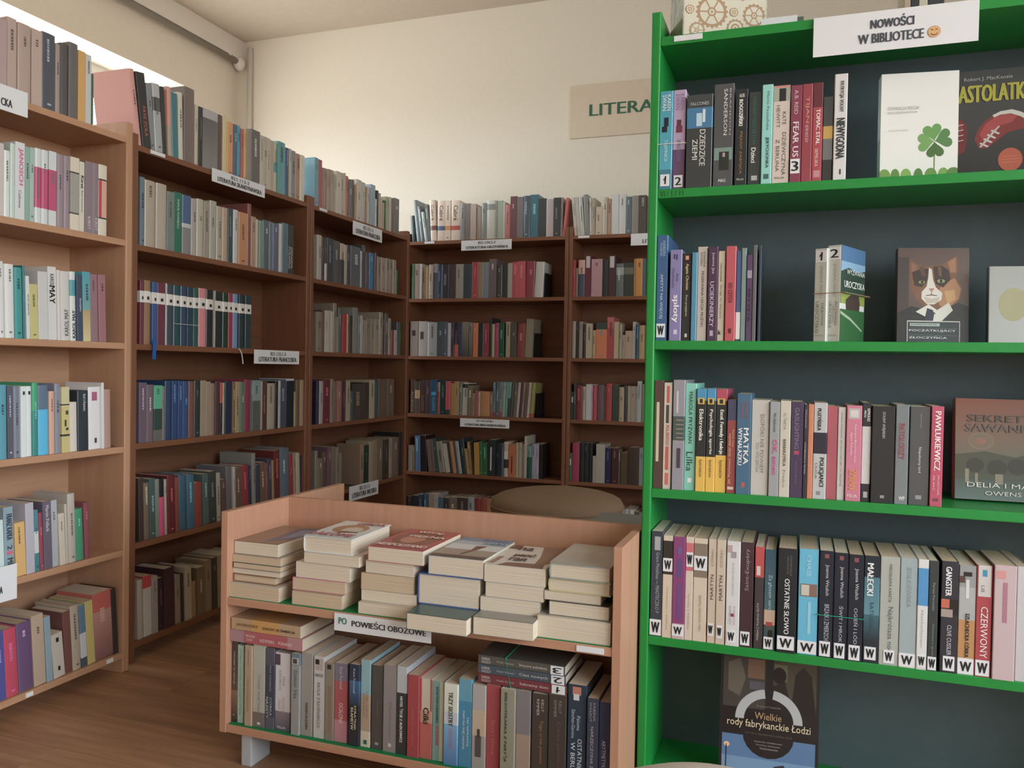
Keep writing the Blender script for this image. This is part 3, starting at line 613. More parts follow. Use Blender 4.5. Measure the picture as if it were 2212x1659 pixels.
# ---- the green bookcase
Wb = lambda z0=.86, z1=.98, x0=.08, x1=.92: ('W', x0, x1, z0, z1, 'h')
row('G', 1, G1, 152, '262,712,36a0ba>3aa8c0@.8/2f7f98 363,702,b9a0c2>c0a8c8@.6/6a4a70 _368 572,738,464a4c@.14/2f7aa8@.36/3e4244 _580 738,655,55565a _748 845,695,2c3034 _850 955,718,3a4244 1040,660,8fd8d0 1175,668,d8cac0 _1180 1268,665,8a2f4c 1350,655,9a2f40 1430,645,6a2530@.25/b03040 1512,755,4a4a4c@.35/c8a048@.5/77777a@.75/3a3a3c _1518 1622,577,dcdcdc', setb=.008, ex={
    0: dict(t=[('KAREN', .58, .88, .04, .2, 'd8ecf0', 'd'), ('SWAN', .2, .52, .04, .2, 'd8ecf0', 'd'), ('TAJEMNICA', .35, .65, .5, .72, 'bfe0e8', 'd')], q=[(.35, .7, .27, .36, '1c2434'), (.2, .6, .36, .42, '1c2434')], st=[('1', .15, .85, .85, .97, 'h')]),
    1: dict(t=[('KAREN', .58, .88, .04, .2, '9a7aa8', 'd'), ('SWAN', .2, .52, .04, .2, '9a7aa8', 'd'), ('SKRADZIONE', .35, .65, .5, .72, '8a6a98', 'd')], q=[(.3, .65, .3, .36, '6a2440'), (.25, .75, .36, .43, '7a2a4c')], st=[('2', .15, .85, .86, .98, 'h')]),
    2: dict(t=[('FALCONES', .15, .85, .08, .115, 'b8c4cc', 'h'), ('DZIEDZICE', .52, .74, .38, .77, 'e0e0de', 'd'), ('ZIEMI', .24, .44, .48, .7, 'e0e0de', 'd')], q=[(.38, .6, .2, .34, 'b8d8ec'), (.62, .72, .16, .3, 'd8e8f0')]),
    3: dict(t=[('SANDERSON', .5, .68, .05, .5, 'e0e0e0', 'd'), ('BRANDON', .78, .86, .05, .5, 'c0c0c0', 'd'), ('MAG', .3, .65, .925, .955, 'd8d8d8', 'h', .03)], q=[(.05, .95, .62, .74, '7a9a90'), (.3, .8, .66, .84, '2c3030'), (.48, .6, .67, .71, 'b8a898')]),
    4: dict(t=[('ROGOZIŃSKI', .3, .72, .11, .38, 'f0f0f0', 'd', .03), ('ALEK', .3, .75, .05, .085, 'e8e8e8', 'h'), ('PIĘKNY ZABÓJCA', .35, .65, .44, .88, 'b0803c', 'd', 0), ('FILIA', .2, .8, .925, .945, 'd8d8d8', 'h')]),
    5: dict(t=[('GRAHAM MASTERTON', .3, .58, .05, .56, '2f6a5c', 'd', .02), ('Dzieci', .25, .6, .6, .76, 'e8e8e8', 'd', .03)], q=[(.3, .75, .9, .95, 'b8bcbc')]),
    6: dict(t=[('Maria Paszyńska', .4, .7, .07, .46, '4a7a90', 'd'), ('JERYCHONKA', .35, .72, .53, .84, '2f4a50', 'd', .02)], q=[(.25, .75, .9, .95, '3f6a68')]),
    7: dict(t=[('KATE', .58, .78, .27, .4, '6a6460', 'd', 0), ('HEWITT', .22, .42, .2, .43, '6a6460', 'd', 0), ('DZIEWCZYNA', .58, .8, .48, .92, '6a6460', 'd', 0), ('Z BERLINA', .22, .42, .55, .88, '6a6460', 'd', 0), ('FILIA', .2, .75, .935, .955, '6a6460', 'h')], q=[(0, 1, 0, .16, 'a8b0a0'), (.35, .75, .03, .16, '2c2a30'), (0, 1, .0, .02, 'd08078')]),
    8: dict(t=[('A.B. REID', .3, .65, .05, .3, 'd8b8c4', 'd'), ('FEAR US', .22, .75, .38, .74, 'e8d8e0', 'd', .02)], st=[('3', .05, .9, .76, .91, 'h')]),
    9: dict(t=[('TIJAN', .3, .7, .13, .4, 'd89080', 'd'), ('SISTER NICE GUY', .35, .62, .42, .6, 'e0b8b8', 'd')]),
    10: dict(t=[('TOPIĄC STAL', .25, .8, .27, .63, 'f0e4e4', 'd', .03), ('SIEPIELSKA', .3, .62, .67, .85, 'e8c8c8', 'd')], q=[(.2, .85, .89, .96, 'c88890')]),
    12: dict(t=[('PATRYCJA VOLNY', .35, .72, .07, .36, '55585c', 'd', .02), ('NIEWYGODNA', .2, .85, .42, .8, '34383c', 'd', .02)], q=[(.5, .62, .9, .95, '3a3c40')])})
row('G', 2, G3, 172, '300,335,2a5a90 _322 450,487,857cb0 550,523,2f2c2a 612,515,3f8fb0 718,455,c5bab0 _722 828,455,4f3050 905,500,cfc4b0 _910 1020,448,c04050 1075,500,3a5a8a@.68/e0e2e4@.98/2a4a6a 1130,468,7f9a98 1195,540,5a4068 1240,437,6a686c _1255 1285,437,2c3a48', setb=.008, ex={
    0: dict(t=[('AGNIESZKA', .55, .78, .05, .2, '9ac0e0', 'd'), ('OLEJNIK', .25, .48, .07, .2, '9ac0e0', 'd'), ('APETYT NA WIĘCEJ', .3, .62, .37, .79, 'c8dcf0', 'd', 0)], st=[('W', .08, .88, .84, .97, 'h')]),
    1: dict(t=[('sploty', .2, .82, .5, .8, 'f0eef8', 'd', .03), ('Anna', .55, .75, .26, .35, '4a4470', 'd'), ('Ciarkowska', .2, .4, .2, .42, '4a4470', 'd')], q=[(.3, .42, .05, .1, '3a3460'), (.5, .62, .05, .11, '3a3460'), (.4, .7, .88, .93, 'd0ccE8')]),
    2: dict(t=[('Agata Christie', .35, .72, .12, .42, 'e0c48a', 'd', .02), ('Pora przypływu', .35, .65, .48, .72, 'd0c8b8', 'd')], q=[(.35, .7, .03, .075, 'e0a070'), (.4, .65, .92, .96, 'd8d8d4')]),
    4: dict(t=[('SUSANNA', .6, .8, .05, .22, '55504a', 'd', 0), ('KAYSEN', .3, .5, .06, .2, '55504a', 'd', 0), ('PRZERWANA LEKCJA MUZYKI', .35, .68, .26, .85, '33302c', 'd', 0)]),
    5: dict(t=[('Joanna Jax', .35, .7, .06, .29, 'd8ccd8', 'd', 0), ('UCIEKINIERZY', .25, .65, .37, .85, 'e0d4e0', 'd', 0)], q=[(.3, .65, .89, .95, 'b8a4b8')]),
    6: dict(t=[('Tomasz Duszyński', .3, .6, .13, .34, '55504a', 'd'), ('Droga do Wiednia', .3, .6, .38, .75, '77706a', 'd'), ('k', .2, .6, .88, .93, '2a2824', 'h', .04)]),
    7: dict(t=[('DO CZYSTA', .3, .7, .39, .6, '7a1c28', 'd', .02)], q=[(.35, .65, .87, .92, '5a1820')]),
    10: dict(t=[('ARTYSTA', .3, .7, .38, .78, '2c2034', 'd', .02)], q=[(.1, .9, .18, .27, 'a098b0')])})
ts_b = lambda c, s: dict(t=[(s, .3, .72, .2, min(.63, .2+.024*len(s)+.04), 'f0ece0', 'd', .02), ('bystrzaków', .3, .7, .69, .86, '3a3020', 'd', .01)], q=[(.12, .82, .09, .15, 'd8b040'), (.3, .62, .1, .14, '2a2a2c')])
row('G', 3, G5, 143, '255,205,5a4038 345,228,d8cabc _352 480,200,9a96a0@.33/4a5a58@.55/9a96a0 600,235,7fd0bc 705,292,2a90c0@.115/2c2e2e@.66/e8b830 805,293,2a90c0@.115/2c2e2e@.66/e8b830 925,297,b83050@.115/2c2e2e@.64/e8b830 1025,408,4a4868@.22/9a3a3c 1180,345,3a6a8a 1370,412,c9c4bc 1480,430,a0a4a8 1595,420,d0c8b8 1730,430,4a3858 1775,458,33303a 1835,455,d07a50 1985,440,c0c2c4@.31/2c2c3c@.53/c0c2c4', setb=.008, ex={
    0: dict(q=[(.28, .58, .2, .75, 'd8c8a8')]), 1: dict(t=[('POLSKIEGO', .35, .7, .4, .59, 'c04a40', 'd', .02)], q=[(.35, .68, .03, .19, 'c85040'), (.3, .65, .21, .38, '4a4848'), (.3, .68, .6, .82, 'c84a40'), (.3, .7, .85, .96, 'd0605a')]),
    2: dict(q=[(.3, .45, .1, .3, 'd0ccd4'), (.3, .9, .36, .37, 'a08a70'), (.3, .9, .4, .41, 'a08a70'), (.3, .9, .44, .45, 'a08a70'), (.3, .9, .48, .49, 'a08a70'), (.3, .9, .52, .53, 'a08a70'), (.4, .7, .62, .8, '4a4050')]),
    3: dict(t=[('MARIOLA PRYZWAN', .35, .68, .08, .56, '2a4a44', 'd'), ('Lilka', .2, .75, .64, .82, '2a3a38', 'd', 0)], q=[(.35, .7, .885, .925, 'e8f0ec')]),
    4: ts_b('b', 'Elektronika'), 5: ts_b('b', 'Psychologia sportu'), 6: ts_b('r', 'Excel. Formuły i funkcje'),
    7: dict(t=[('Jak Wychować dzidzi dziecko', .15, .5, .36, .9, 'e8c088', 'u', 0), ('Nie mniej', .55, .8, .32, .5, 'e8c088', 'u', 0)], q=[(.15, .8, .93, .96, 'd8c8b8')]),
    8: dict(t=[('MATKA', .5, .85, .34, .7, 'f0f0f0', 'd', .03), ('WYNALAZKU', .12, .4, .34, .71, 'f0f0f0', 'd', .03), ('SCARLETT', .58, .74, .08, .25, 'b03a4a', 'd'), ('THOMAS', .28, .44, .08, .25, 'b03a4a', 'd')], q=[(.4, .65, .88, .93, 'b8503c')]),
    9: dict(t=[('DOPÓKI NIE POWIEM', .52, .78, .15, .76, '8a8680', 'd', -.004), ('DO WIDZENIA', .3, .46, .45, .76, '9a9690', 'd', -.004)]),
    10: dict(t=[('OK, amen', .28, .8, .4, .77, 'd02a80', 'd', .03), ('Mira Białkowska', .4, .65, .12, .32, '55585c', 'd')]),
    11: dict(t=[('BARBARZYŃCA', .35, .7, .4, .68, '6a5a3c', 'd', .02), ('ELŻBIETA', .35, .65, .13, .3, '8a8478', 'd', 0), ('Fredro', .35, .6, .72, .9, '8a8478', 'd', 0)]),
    12: dict(t=[('GASLIGHTING', .3, .65, .06, .49, '8a7a94', 'd'), ('PATRYCJA GRYCIUK', .38, .55, .62, .86, '77677f', 'd')], q=[(.3, .7, .51, .55, 'b03050')]),
    13: dict(t=[('Wyznawca', .3, .7, .05, .25, 'c8c8d0', 'd'), ('TATUŚIOWATA MATKA', .3, .7, .4, .74, 'c8c8d0', 'd', .02)]), 14: dict(t=[('Wszystko', .35, .65, .1, .32, 'e0a888', 'd'), ('po kolei', .35, .65, .65, .86, 'e0a888', 'd')]),
    15: dict(t=[('PUZYŃSKA', .28, .65, .06, .29, '2c2c30', 'd', .03), ('POLICJANCI', .42, .82, .57, .87, '2c2c30', 'd', .03), ('ULICA', .18, .32, .63, .79, '4a4a4e', 'd')], q=[(.3, .6, .92, .96, '8a8c90')])})
_r3 = row('G', 3, G6, 203, '315,450,b04a58 395,460,d0ccc8 _400 556,443,d0708c 650,415,33363a@.24/d8d8d8@.82/33363a _655 885,450,2c2c30 _890 1025,435,7d8488 _1032 1235,455,565658 _1243 1370,452,c03a5c', setb=.012, ex={
    1: dict(t=[('PATRICK MCKEOWN  JAK ODDYCHAĆ ABY ŻYĆ ZDROWIEJ', .35, .62, .06, .85, '4a4848', 'd', 0)]), 2: dict(t=[('ZMIAN', .25, .75, .67, .88, 'd88a40', 'd', .02), ('Katarzyna Błeszyńska-Stahr', .5, .68, .2, .6, 'f0d0dc', 'd', 0), ('Agata Zanucka', .25, .42, .28, .52, 'f0d0dc', 'd', 0), ('FILIA', .15, .8, .93, .96, 'f0dce4', 'h')], q=[(.12, .88, .03, .14, 'c0b8b4'), (.25, .75, .05, .12, 'd8d4d0')]),
    3: dict(t=[('REMIGIUSZ', .55, .85, .06, .19, 'e8e8e8', 'd', .02), ('MRÓZ', .2, .45, .08, .15, 'e8e8e8', 'd', .02)], q=[(.3, .75, .9, .96, 'b8b8bc')]), 4: dict(t=[('DOLINY AVEJARSKI', .42, .58, .06, .33, 'd0d0d0', 'd', 0)], q=[(.42, .6, .92, .95, '9a9a9a')]),
    5: dict(t=[('PATOLODZY', .25, .7, .19, .55, '9a3a48', 'd', .03), ('WP', .35, .8, .92, .96, 'e0e0e4', 'h', .02)]), 6: dict(t=[('Niepokorny lord', .42, .6, .41, .67, 'e0e0e0', 'd', .01), ('Agnieszka Nowak', .5, .58, .07, .22, 'a8a8a8', 'd', 0)], q=[(.35, .65, .9, .94, '9a9a9a')]),
    7: dict(t=[('PAWLUKIEWICZ', .3, .78, .05, .64, 'f4e4ea', 'd', .03), ('PRZESTAŃ', .6, .8, .69, .88, 'e8b8c8', 'd'), ('SIĘ BAĆ', .2, .42, .69, .84, 'e8b8c8', 'd')], q=[(.25, .7, .92, .95, '7a3a50')])})
_r4 = row('G', 4, G7, 103, '210,280,3a4450 300,320,d8c8b4@.05/38342e@.38/d8c8b4 412,330,8a3a78@.85/c8b0b4 485,330,d8c8b8@.06/d0606c@.33/d8c8b8 610,345,d8c8b4@.05/8a7c6c@.38/d8c8b4 _615 690,352,d0c0ac 775,358,d0c0ac _780 905,370,dcdcdc 1025,380,4a3038 _1032 1120,420,c03a3c@.3/4a4044 1225,445,2f5568>4a6a70@.6/c8a890@.75/3a5a60 _1240 1415,435,25292e _1425 1605,440,4fb8dc', setb=.004, depth=.15, ex={
    0: dict(t=[('Grace Metalious — MIASTECZKO P', .45, .75, .2, .78, 'a8b0b8', 'd', 0)], q=[(.3, .8, .05, .18, 'a8b0b4')], st=[('W', 0, .98, .84, .99, 'h')]),
    1: dict(st=[('W', .02, .98, .22, .35, 'h')], t=[('Pożegnanie — Louise Rennison', .4, .6, .5, .92, '8a7c6c', 'u', 0)]), 2: dict(st=[('W', .02, .98, .86, .97, 'h')], q=[(.4, .7, .1, .17, '6a5a9a'), (.35, .7, .22, .4, '5a4a8a'), (.4, .7, .46, .8, '6a4a88')]),
    3: dict(st=[('W', .1, .95, .15, .29, 'h')], t=[('Angielka z Paryża', .4, .6, .55, .9, '8a7c6c', 'u', 0)]), 4: dict(st=[('W', .02, .98, .17, .31, 'h')], t=[('Czas ciemności Camilla', .4, .6, .55, .9, '8a7c6c', 'u', 0)]),
    5: dict(t=[('MARTYN', .35, .7, .34, .58, '4a443e', 'u'), ('CÓRKI', .35, .65, .1, .26, '8a8074', 'u', 0)], st=[('W', .1, .8, .81, .93, 'h')]), 6: dict(t=[('MARTYN', .35, .7, .34, .58, '4a443e', 'u'), ('CÓRKI', .35, .65, .1, .26, '8a8074', 'u', 0)], st=[('W', .15, .75, .82, .94, 'h')]),
    7: dict(t=[('ANNA SZCZĘSNA', .4, .58, .2, .52, 'b0b0b4', 'd', 0), ('KAPELUSZY', .25, .42, .62, .8, 'a0a0a4', 'd', 0), ('KOLEKCJA', .55, .7, .62, .8, 'b0788c', 'd', 0)], q=[(.05, .4, .04, .11, 'c0a0a8'), (.3, .7, .1, .16, 'a89ca0'), (.35, .6, .69, .72, '8a2a3c')], st=[('W', .1, .75, .85, .97, 'h')]),
    8: dict(t=[('Saint-Exupéry', .35, .72, .06, .46, 'a8989c', 'u', .01)], st=[('W', .08, .8, .85, .98, 'h')]), 9: dict(t=[('William J. Kaufman ELITA', .3, .6, .55, .92, 'c8c0c4', 'u', .01)], q=[(.2, .6, .19, .28, 'e0c8c0')]),
    10: dict(t=[('Za głosem serca', .3, .7, .25, .62, 'a8c8d4', 'd', 0)], q=[(.2, .8, .72, .76, 'a83030'), (.2, .9, .76, .82, '4a5a50'), (.4, .8, .8, .87, '2a2420')], st=[('W', .03, .85, .87, .99, 'h')]),
    11: dict(t=[('OSTATNIE SŁOWO', .36, .62, .29, .82, 'f0f0f0', 'd', .015), ('AGNIESZKA', .62, .72, .06, .26, '77706a', 'd', 0), ('PIETRZYK', .45, .55, .08, .25, '77706a', 'd', 0)], st=[('W', .03, .92, .84, .97, 'h')]),
    12: dict(t=[('CHASE', .4, .62, .06, .26, 'a8dcf0', 'd', 0)], q=[(.1, .95, .33, .45, '8a6a5c'), (.15, .55, .34, .44, 'd0c8b8'), (.5, .65, .5, .8, '8ad0e8')], st=[('W', .02, .98, .87, .99, 'h')])})
jw = lambda s: dict(t=[('Joanna Wtulich', .38, .68, .13, .42, 'd8d8dc', 'd', 0), (s, .4, .72, .5, .84, 'c0c4cc', 'd', 0)], q=[(.35, .65, .03, .07, '8a4a4c')], st=[('W', .1, .85, .85, .99, 'h')])
row('G', 4, G8, 112, '238,355,1c2434 362,372,1c2434 492,388,1c2434 630,398,222e38@.2/4a7e8c>5a90a0@.55/3a6a7a>222e38@.8/222e38 800,405,b0b4ac 950,418,9fb0b4@.87/e0e2e2 1045,428,dcdcdc@.08/2f8fcc@.42/dcdcdc 1130,440,3a4244 _1150 1300,445,33343e 1450,480,9a9c9e@.2/b0b2b4@.5/c08a50@.85/e0e0de 1590,480,b02f3c _1600 1795,480,c8b0b4 1900,490,c5c2c4', setb=.004, depth=.15, ex={
    0: jw('BRZASK I ZMIERZCH'), 1: jw('ŚWIT I MROK'), 2: jw('OGIEŃ I LÓD'),
    3: dict(t=[('MAŁECKI', .2, .6, .07, .37, 'f0f0f0', 'd', .03), ('SATURNIN', .42, .65, .43, .73, '2f5460', 'd', .01)], st=[('W', .12, .85, .85, .97, 'h')]), 4: dict(t=[('Najkrótsza noc', .38, .7, .46, .88, '55686c', 'd', 0), ('MIROSŁAWA KARETA', .45, .6, .07, .42, '55504c', 'd', 0)], st=[('W', .25, .8, .86, .98, 'h')]),
    5: dict(t=[('ZOŁKIEWSKA', .4, .65, .08, .45, '8a9ca0', 'd', 0)], st=[('W', .03, .95, .87, .99, 'h')]), 6: dict(st=[('W', .1, .9, .86, .98, 'h')], t=[('Małżeństwo', .4, .6, .46, .8, '9a9a9e', 'd', 0)]),
    7: dict(t=[('Parnaz Foroutan', .4, .65, .2, .45, '9aa8a4', 'd', 0), ('Dziewczyna z ogrodu', .4, .65, .57, .86, '8a9a94', 'd', 0)], st=[('W', .05, .95, .87, .99, 'h')]),
    8: dict(t=[('GANGSTER', .25, .6, .05, .31, 'f0f0f4', 'd', .02), ('CLIVE CUSSLER', .4, .65, .57, .84, 'd8d8e0', 'd', .01)], q=[(.02, .98, .34, .42, 'c85a3c'), (.5, .98, .34, .48, '2a2428'), (.02, .7, .43, .5, 'a89890')], st=[('W', .2, .88, .85, .98, 'h')]),
    9: dict(t=[('SZLACHECKA CÓRKA', .42, .72, .44, .84, '2c241c', 'd', .02)], q=[(.25, .75, .06, .1, '2c2a2c'), (.0, .35, .1, .16, '5a4038'), (.4, .6, .13, .3, 'd8dadc')], st=[('W', .03, .97, .86, .99, 'h')]),
    10: dict(t=[('CZERWONY', .3, .75, .37, .83, 'f0e4e4', 'd', 0), ('LIS', .3, .5, .18, .24, '7a7a7e', 'd')], q=[(.1, .9, 0, .28, 'd0ccca'), (.35, .65, .04, .1, '2a90b8')], st=[('W', .05, .92, .85, .99, 'h')]),
    11: dict(q=[(.1, .5, .05, .12, 'd88a88'), (.4, .6, .15, .5, 'b07088')])})
# ---- lower shelf of the trolley
row('T', 1, T6, 148, '245,230,4a403c>5a4a44@.6/8a6a58>3a3432 315,258,a8c8b8 _325 408,265,b39a80 540,255,b5b5a8@.82/77706c 640,300,55566a@.2/3f4658@.85/5a5a6a 800,340,d5d2d8@.75/8a808c>5f5a6a _808 905,350,6a8090@.14/9a9c9c 1035,340,9f9a94 _1042 1160,375,c9c8c8 1255,445,8f8678 1395,450,7d7688@.22/b04a50@.72/c08090 _1410 1525,460,2a3a50@.2/2f6a98>2a3a50@.5/2a303c 1635,410,8fb8c4@.4/b8a088@.82/d8ccb8 _1645 1765,470,54504f 1905,470,948c8c 2015,480,b8c0c8@.3/3a3c40 2140,570,a8343c', setb=.016, depth=.145, ex={
    0: dict(t=[('WRÓBEL W GETCIE', .4, .62, .1, .52, 'd0c8c0', 'd', .02), ('HIT', .3, .65, .9, .92, 'c8c0b8', 'h')]), 1: dict(t=[('John Boyne  CHŁOPIEC W PASIASTEJ PIŻAMIE', .35, .7, .04, .9, '5a7a6c', 'd', 0)]), 2: dict(t=[('CÓRKA KOMENDANTA', .4, .65, .38, .82, '8a7454', 'd', 0), ('John Boyne', .4, .65, .06, .25, '77644a', 'd', 0)]),
    3: dict(t=[('ŻONA WIĘŹNIA', .38, .68, .36, .83, '8a8478', 'd', 0)], q=[(.4, .65, .94, .97, 'd8d4d0')]), 4: dict(t=[('MAX CZORNYJ', .45, .68, .2, .52, 'b8bcc8', 'd', 0), ('CÓRKA', .55, .82, .6, .83, 'd0d4dc', 'd', 0), ('NAZISTY', .12, .4, .6, .86, 'd0d4dc', 'd', 0)]),
    5: dict(t=[('MAX', .52, .68, .3, .42, '8a8a90', 'd', 0), ('CZORNYJ', .25, .42, .22, .48, '8a8a90', 'd', 0), ('SANATORIUM', .5, .68, .56, .76, 'c0a0a0', 'd', 0), ('ZAGŁADY', .25, .42, .6, .76, 'c0a0a0', 'd', 0), ('FILIA', .2, .75, .94, .97, 'e0dce4', 'h')], q=[(0, .35, .02, .16, '5a4a50')]),
    6: dict(t=[('Doktor Irka', .35, .78, .2, .55, '4a5a5c', 'd', 0)], q=[(.1, .9, .05, .13, 'c8c0b8'), (.2, .7, .06, .12, '4a4a4c')]), 7: dict(t=[('MARIN KUZMIN', .42, .62, .6, .92, '4a4848', 'd', .02)]), 8: dict(t=[('KRÓLIK Z RAVENSBRÜCK', .35, .68, .32, .88, '55585c', 'd', 0), ('ANNA ELLORY', .15, .85, .21, .25, '77777a', 'h')], q=[(.15, .8, .03, .17, 'b8a8a4'), (.15, .5, .04, .1, '2c2628')]),
    9: dict(t=[('DZIEWCZYNKA Z SYBERII', .4, .72, .3, .9, 'a8683c', 'd', .01)], q=[(.25, .7, .02, .08, '3a3630')]), 10: dict(t=[('OCALONA', .4, .7, .5, .76, 'f0d8dc', 'd', .01), ('Kate Furnivall', .42, .65, .04, .32, 'c8c4d0', 'd', 0)]), 11: dict(t=[('STRAŻNIK', .55, .78, .5, .8, 'e8dcb0', 'd', .02), ('KŁAMSTW', .22, .45, .53, .8, 'e8dcb0', 'd', .02), ('Kate Furnivall', .42, .62, .05, .35, 'c8d4e0', 'd', 0)]),
    12: dict(t=[('DOBRY DOKTOR', .58, .76, .36, .68, '8a6848', 'd', 0), ('Z WARSZAWY', .28, .46, .38, .66, '8a6848', 'd', 0)], q=[(.35, .7, .92, .97, '2a6a5c')]), 13: dict(t=[('Dziewczyna', .42, .68, .4, .62, '8a6454', 'd', 0)], q=[(.35, .65, .92, .95, 'a8a4a4')]), 14: dict(q=[(.42, .66, .9, .94, 'd0ccd0')], t=[('Dziewczynki', .45, .66, .42, .85, '7a7474', 'd', 0)]),
    15: dict(t=[('HOTEL ŻYCIE Z AUSCHWITZ', .35, .68, .34, .86, 'e8e8e8', 'd', .02)]), 16: dict(t=[('DZIEŃ W KTÓRYM', .4, .62, .4, .85, 'c06a6c', 'd', 0)])})
_t2 = row('T', 1, T7, 188, '300,435,d0c4b0@.4/c89a80@.55/c05a50 400,460,7aa8a4 530,480,e0e4d8@.35/c8d0dc@.5/7ab0d8>3a7ab8 650,440,5aa0bc@.25/2f88b0 775,490,b5b0b0@.3/c8b49a@.6/a8a4a0 900,490,a83a44 1035,530,9a9888 1170,545,857f84@.5/a89080 _1178 1325,570,4a423c 1485,580,4a423e _1495 1665,490,2a3f54 1770,610,3f4458 1875,645,34406a', setb=.016, depth=.145, ex={
    0: dict(t=[('Cilki', .3, .75, .36, .56, '2c2824', 'd', .03)], q=[(.0, .15, 0, .4, 'b83a3c'), (.85, 1, 0, .4, 'b83a3c')]), 1: dict(t=[('TATUAŻYSTA Z AUSCHWITZ', .35, .62, .06, .52, '2a4a4c', 'd', .02), ('HEATHER MORRIS', .35, .6, .56, .8, 'b84a58', 'd', .02)], q=[(.68, 1, 0, 1, 'd0c8b0')]), 2: dict(t=[('TRZY SIOSTRY', .35, .65, .1, .52, '3a4a3c', 'd', .02), ('HEATHER', .4, .65, .55, .8, 'b070a0', 'd', .01)]),
    3: dict(t=[('TAK NAPRAWDĘ', .6, .82, .42, .76, 'd8e8f0', 'd', .01), ('MAM NA IMIĘ HANNA', .28, .5, .36, .8, 'd8e8f0', 'd', .01)]), 4: dict(q=[(.25, .7, .6, .85, '5a5458'), (.4, .6, .52, .62, '4a4448')]), 5: dict(t=[('Sasza i Wania', .4, .65, .4, .8, 'c86a70', 'd', 0)]), 6: dict(t=[('BIBLIOTEKARKA Z PARYŻA', .3, .52, .04, .84, '3a3c34', 'd', .02)]),
    8: dict(t=[('KELLY', .58, .74, .06, .2, 'c8c0b8', 'd', .01), ('RIMMER', .3, .46, .06, .25, 'c8c0b8', 'd', .01), ('Tego ci nie powiem', .45, .7, .3, .8, 'a87848', 'd', 0)]), 9: dict(t=[('KELLY', .58, .74, .06, .2, '9a928a', 'd', .01), ('RIMMER', .3, .46, .06, .25, '9a928a', 'd', .01), ('Córka pamięci', .45, .7, .3, .8, '7a5844', 'd', 0)]),
    10: dict(t=[('Paloma', .5, .68, .3, .44, 'c8d4dc', 'd', 0), ('Sánchez-Garnica', .22, .4, .24, .52, 'c8d4dc', 'd', 0), ('OSTATNIE DNI', .55, .78, .52, .95, 'e0e8ec', 'd', 0), ('W BERLINIE', .2, .42, .56, .95, 'e0e8ec', 'd', 0)], q=[(.25, .7, .02, .1, 'c87860'), (.3, .6, .09, .15, 'd8dce0')]),
    11: dict(t=[('SABINA', .55, .75, .04, .24, 'a8acb8', 'd', 0), ('WASZUT', .22, .42, .04, .25, 'a8acb8', 'd', 0), ('NARZECZONA Z GETTA', .35, .6, .3, .95, 'b8bcc8', 'd', 0)]), 12: dict(t=[('ARYTMETYKA DIABŁA', .3, .62, .42, .96, 'e0e4ec', 'd', .01)])})
# ------------------------------------------------------------------ turn the rows into books
rows_by = {}
for b in BOOKS: rows_by.setdefault((b['case'].key, b['si']), []).append(b)
for (k, si), l in rows_by.items():
    settle(l)
    v = sorted([b for b in l if b['inframe']], key=lambda b: b['a'])
    for i, b in enumerate(v): b['ord'] = (len(v)-i) if k == 'A' else i+1
def filler(key, si, a0, a1):
    c = CASES[key]; r = random.Random(ord(key)*77+si); a = a0
    pal_ = 'b8aa98 8f3044 3f6478 c9c2b4 5a6b86 7d6f6b 2f4a46 c98a5a d5d3c4 6b5078 a59c8c 44505a 8a4030 9fb0b4'.split()
    while a < a1-.02:
        t = r.uniform(.012, .034); t = min(t, a1-a-.001)
        BOOKS.append(dict(case=c, si=si, n=99, t=t-.0006, h=r.uniform(.185, .225), d=.138, a=a, set=.012+r.uniform(-.004, .004), ang=0, col=r.choice(pal_), area=0, ex={}, hb=r.random() < .4, rnd=r.random(), inframe=False, ord=0))
        a += t
def r0(k, si): return min(b['a'] for b in rows_by[(k, si)])
def r1(k, si): return max(b['a']+b['t'] for b in rows_by[(k, si)])
for si in range(6):
    filler('A', si, .03, r0('A', si)-.004)
    filler('E', si, r1('E', si)+.002, .90)
filler('B', 5, r1('B', 5)+.012, .95); filler('D', 5, r1('D', 5)+.003, .72)
vis = sorted([b for b in BOOKS if b['inframe']], key=lambda b: -b['area'])
NSPECIAL = 47
single = set(id(b) for b in vis[:300-NSPECIAL])
rest_v, rest_f, rest_c, rest_m = [], [], [], []
rest_t = []
for b in BOOKS:
    key = b['case'].key; e = b['ex']
    big = key in 'GT'
    if not big and not e.get('t') and not e.get('q'): e['q'] = dashes(b)
    mw = book_matrix(b); hb = b['hb']
    if id(b) in single:
        o = make_book('book', b['t'], b['h'], b['d'], b['col'], mw, e, hb, big, M['page'] if b['rnd'] < .6 else M['page2'])
        sz = 'thin ' if b['t'] < .0125 else 'thick ' if b['t'] > .034 else ''
        ref, sh = WHERE[key]
        nm = SHN[b['si']] if key != 'T' else 'lower'
        lab = '%s%s book, %s from %s, %s' % (sz, cname(b['col']), ordn(b['ord']), ref, sh % nm)
        tag(o, lab, 'book', 'books on the '+sh % nm)
    else:
        vs, fs, cols, pv, pf = book_geo(b['t'], b['h'], b['d'], bands_of(b['col']), hb, e.get('q', ()))
        o0 = len(rest_v); allv = [mw @ Vector(v) for v in vs+pv]; rest_v += allv
        rest_f += [tuple(o0+i for i in f) for f in fs]; rest_m += [0]*len(fs); rest_c += cols
        o1 = o0+len(vs); rest_f += [tuple(o1+i for i in f) for f in pf]; rest_m += [1]*len(pf); rest_c += [(1, 1, 1, 1)]*24
        if e.get('t') and b['inframe']: rest_t.append((b, mw))
me = bpy.data.meshes.new('distant_books'); me.from_pydata(rest_v, [], rest_f)
me.materials.append(M['cover']); me.materials.append(M['page2']); me.polygons.foreach_set('material_index', rest_m); col_attr(me, rest_c)
ro = tag(link('distant_books', me, None), 'assorted smaller books packed in rows across the brown bookcases', 'books', kind='stuff')
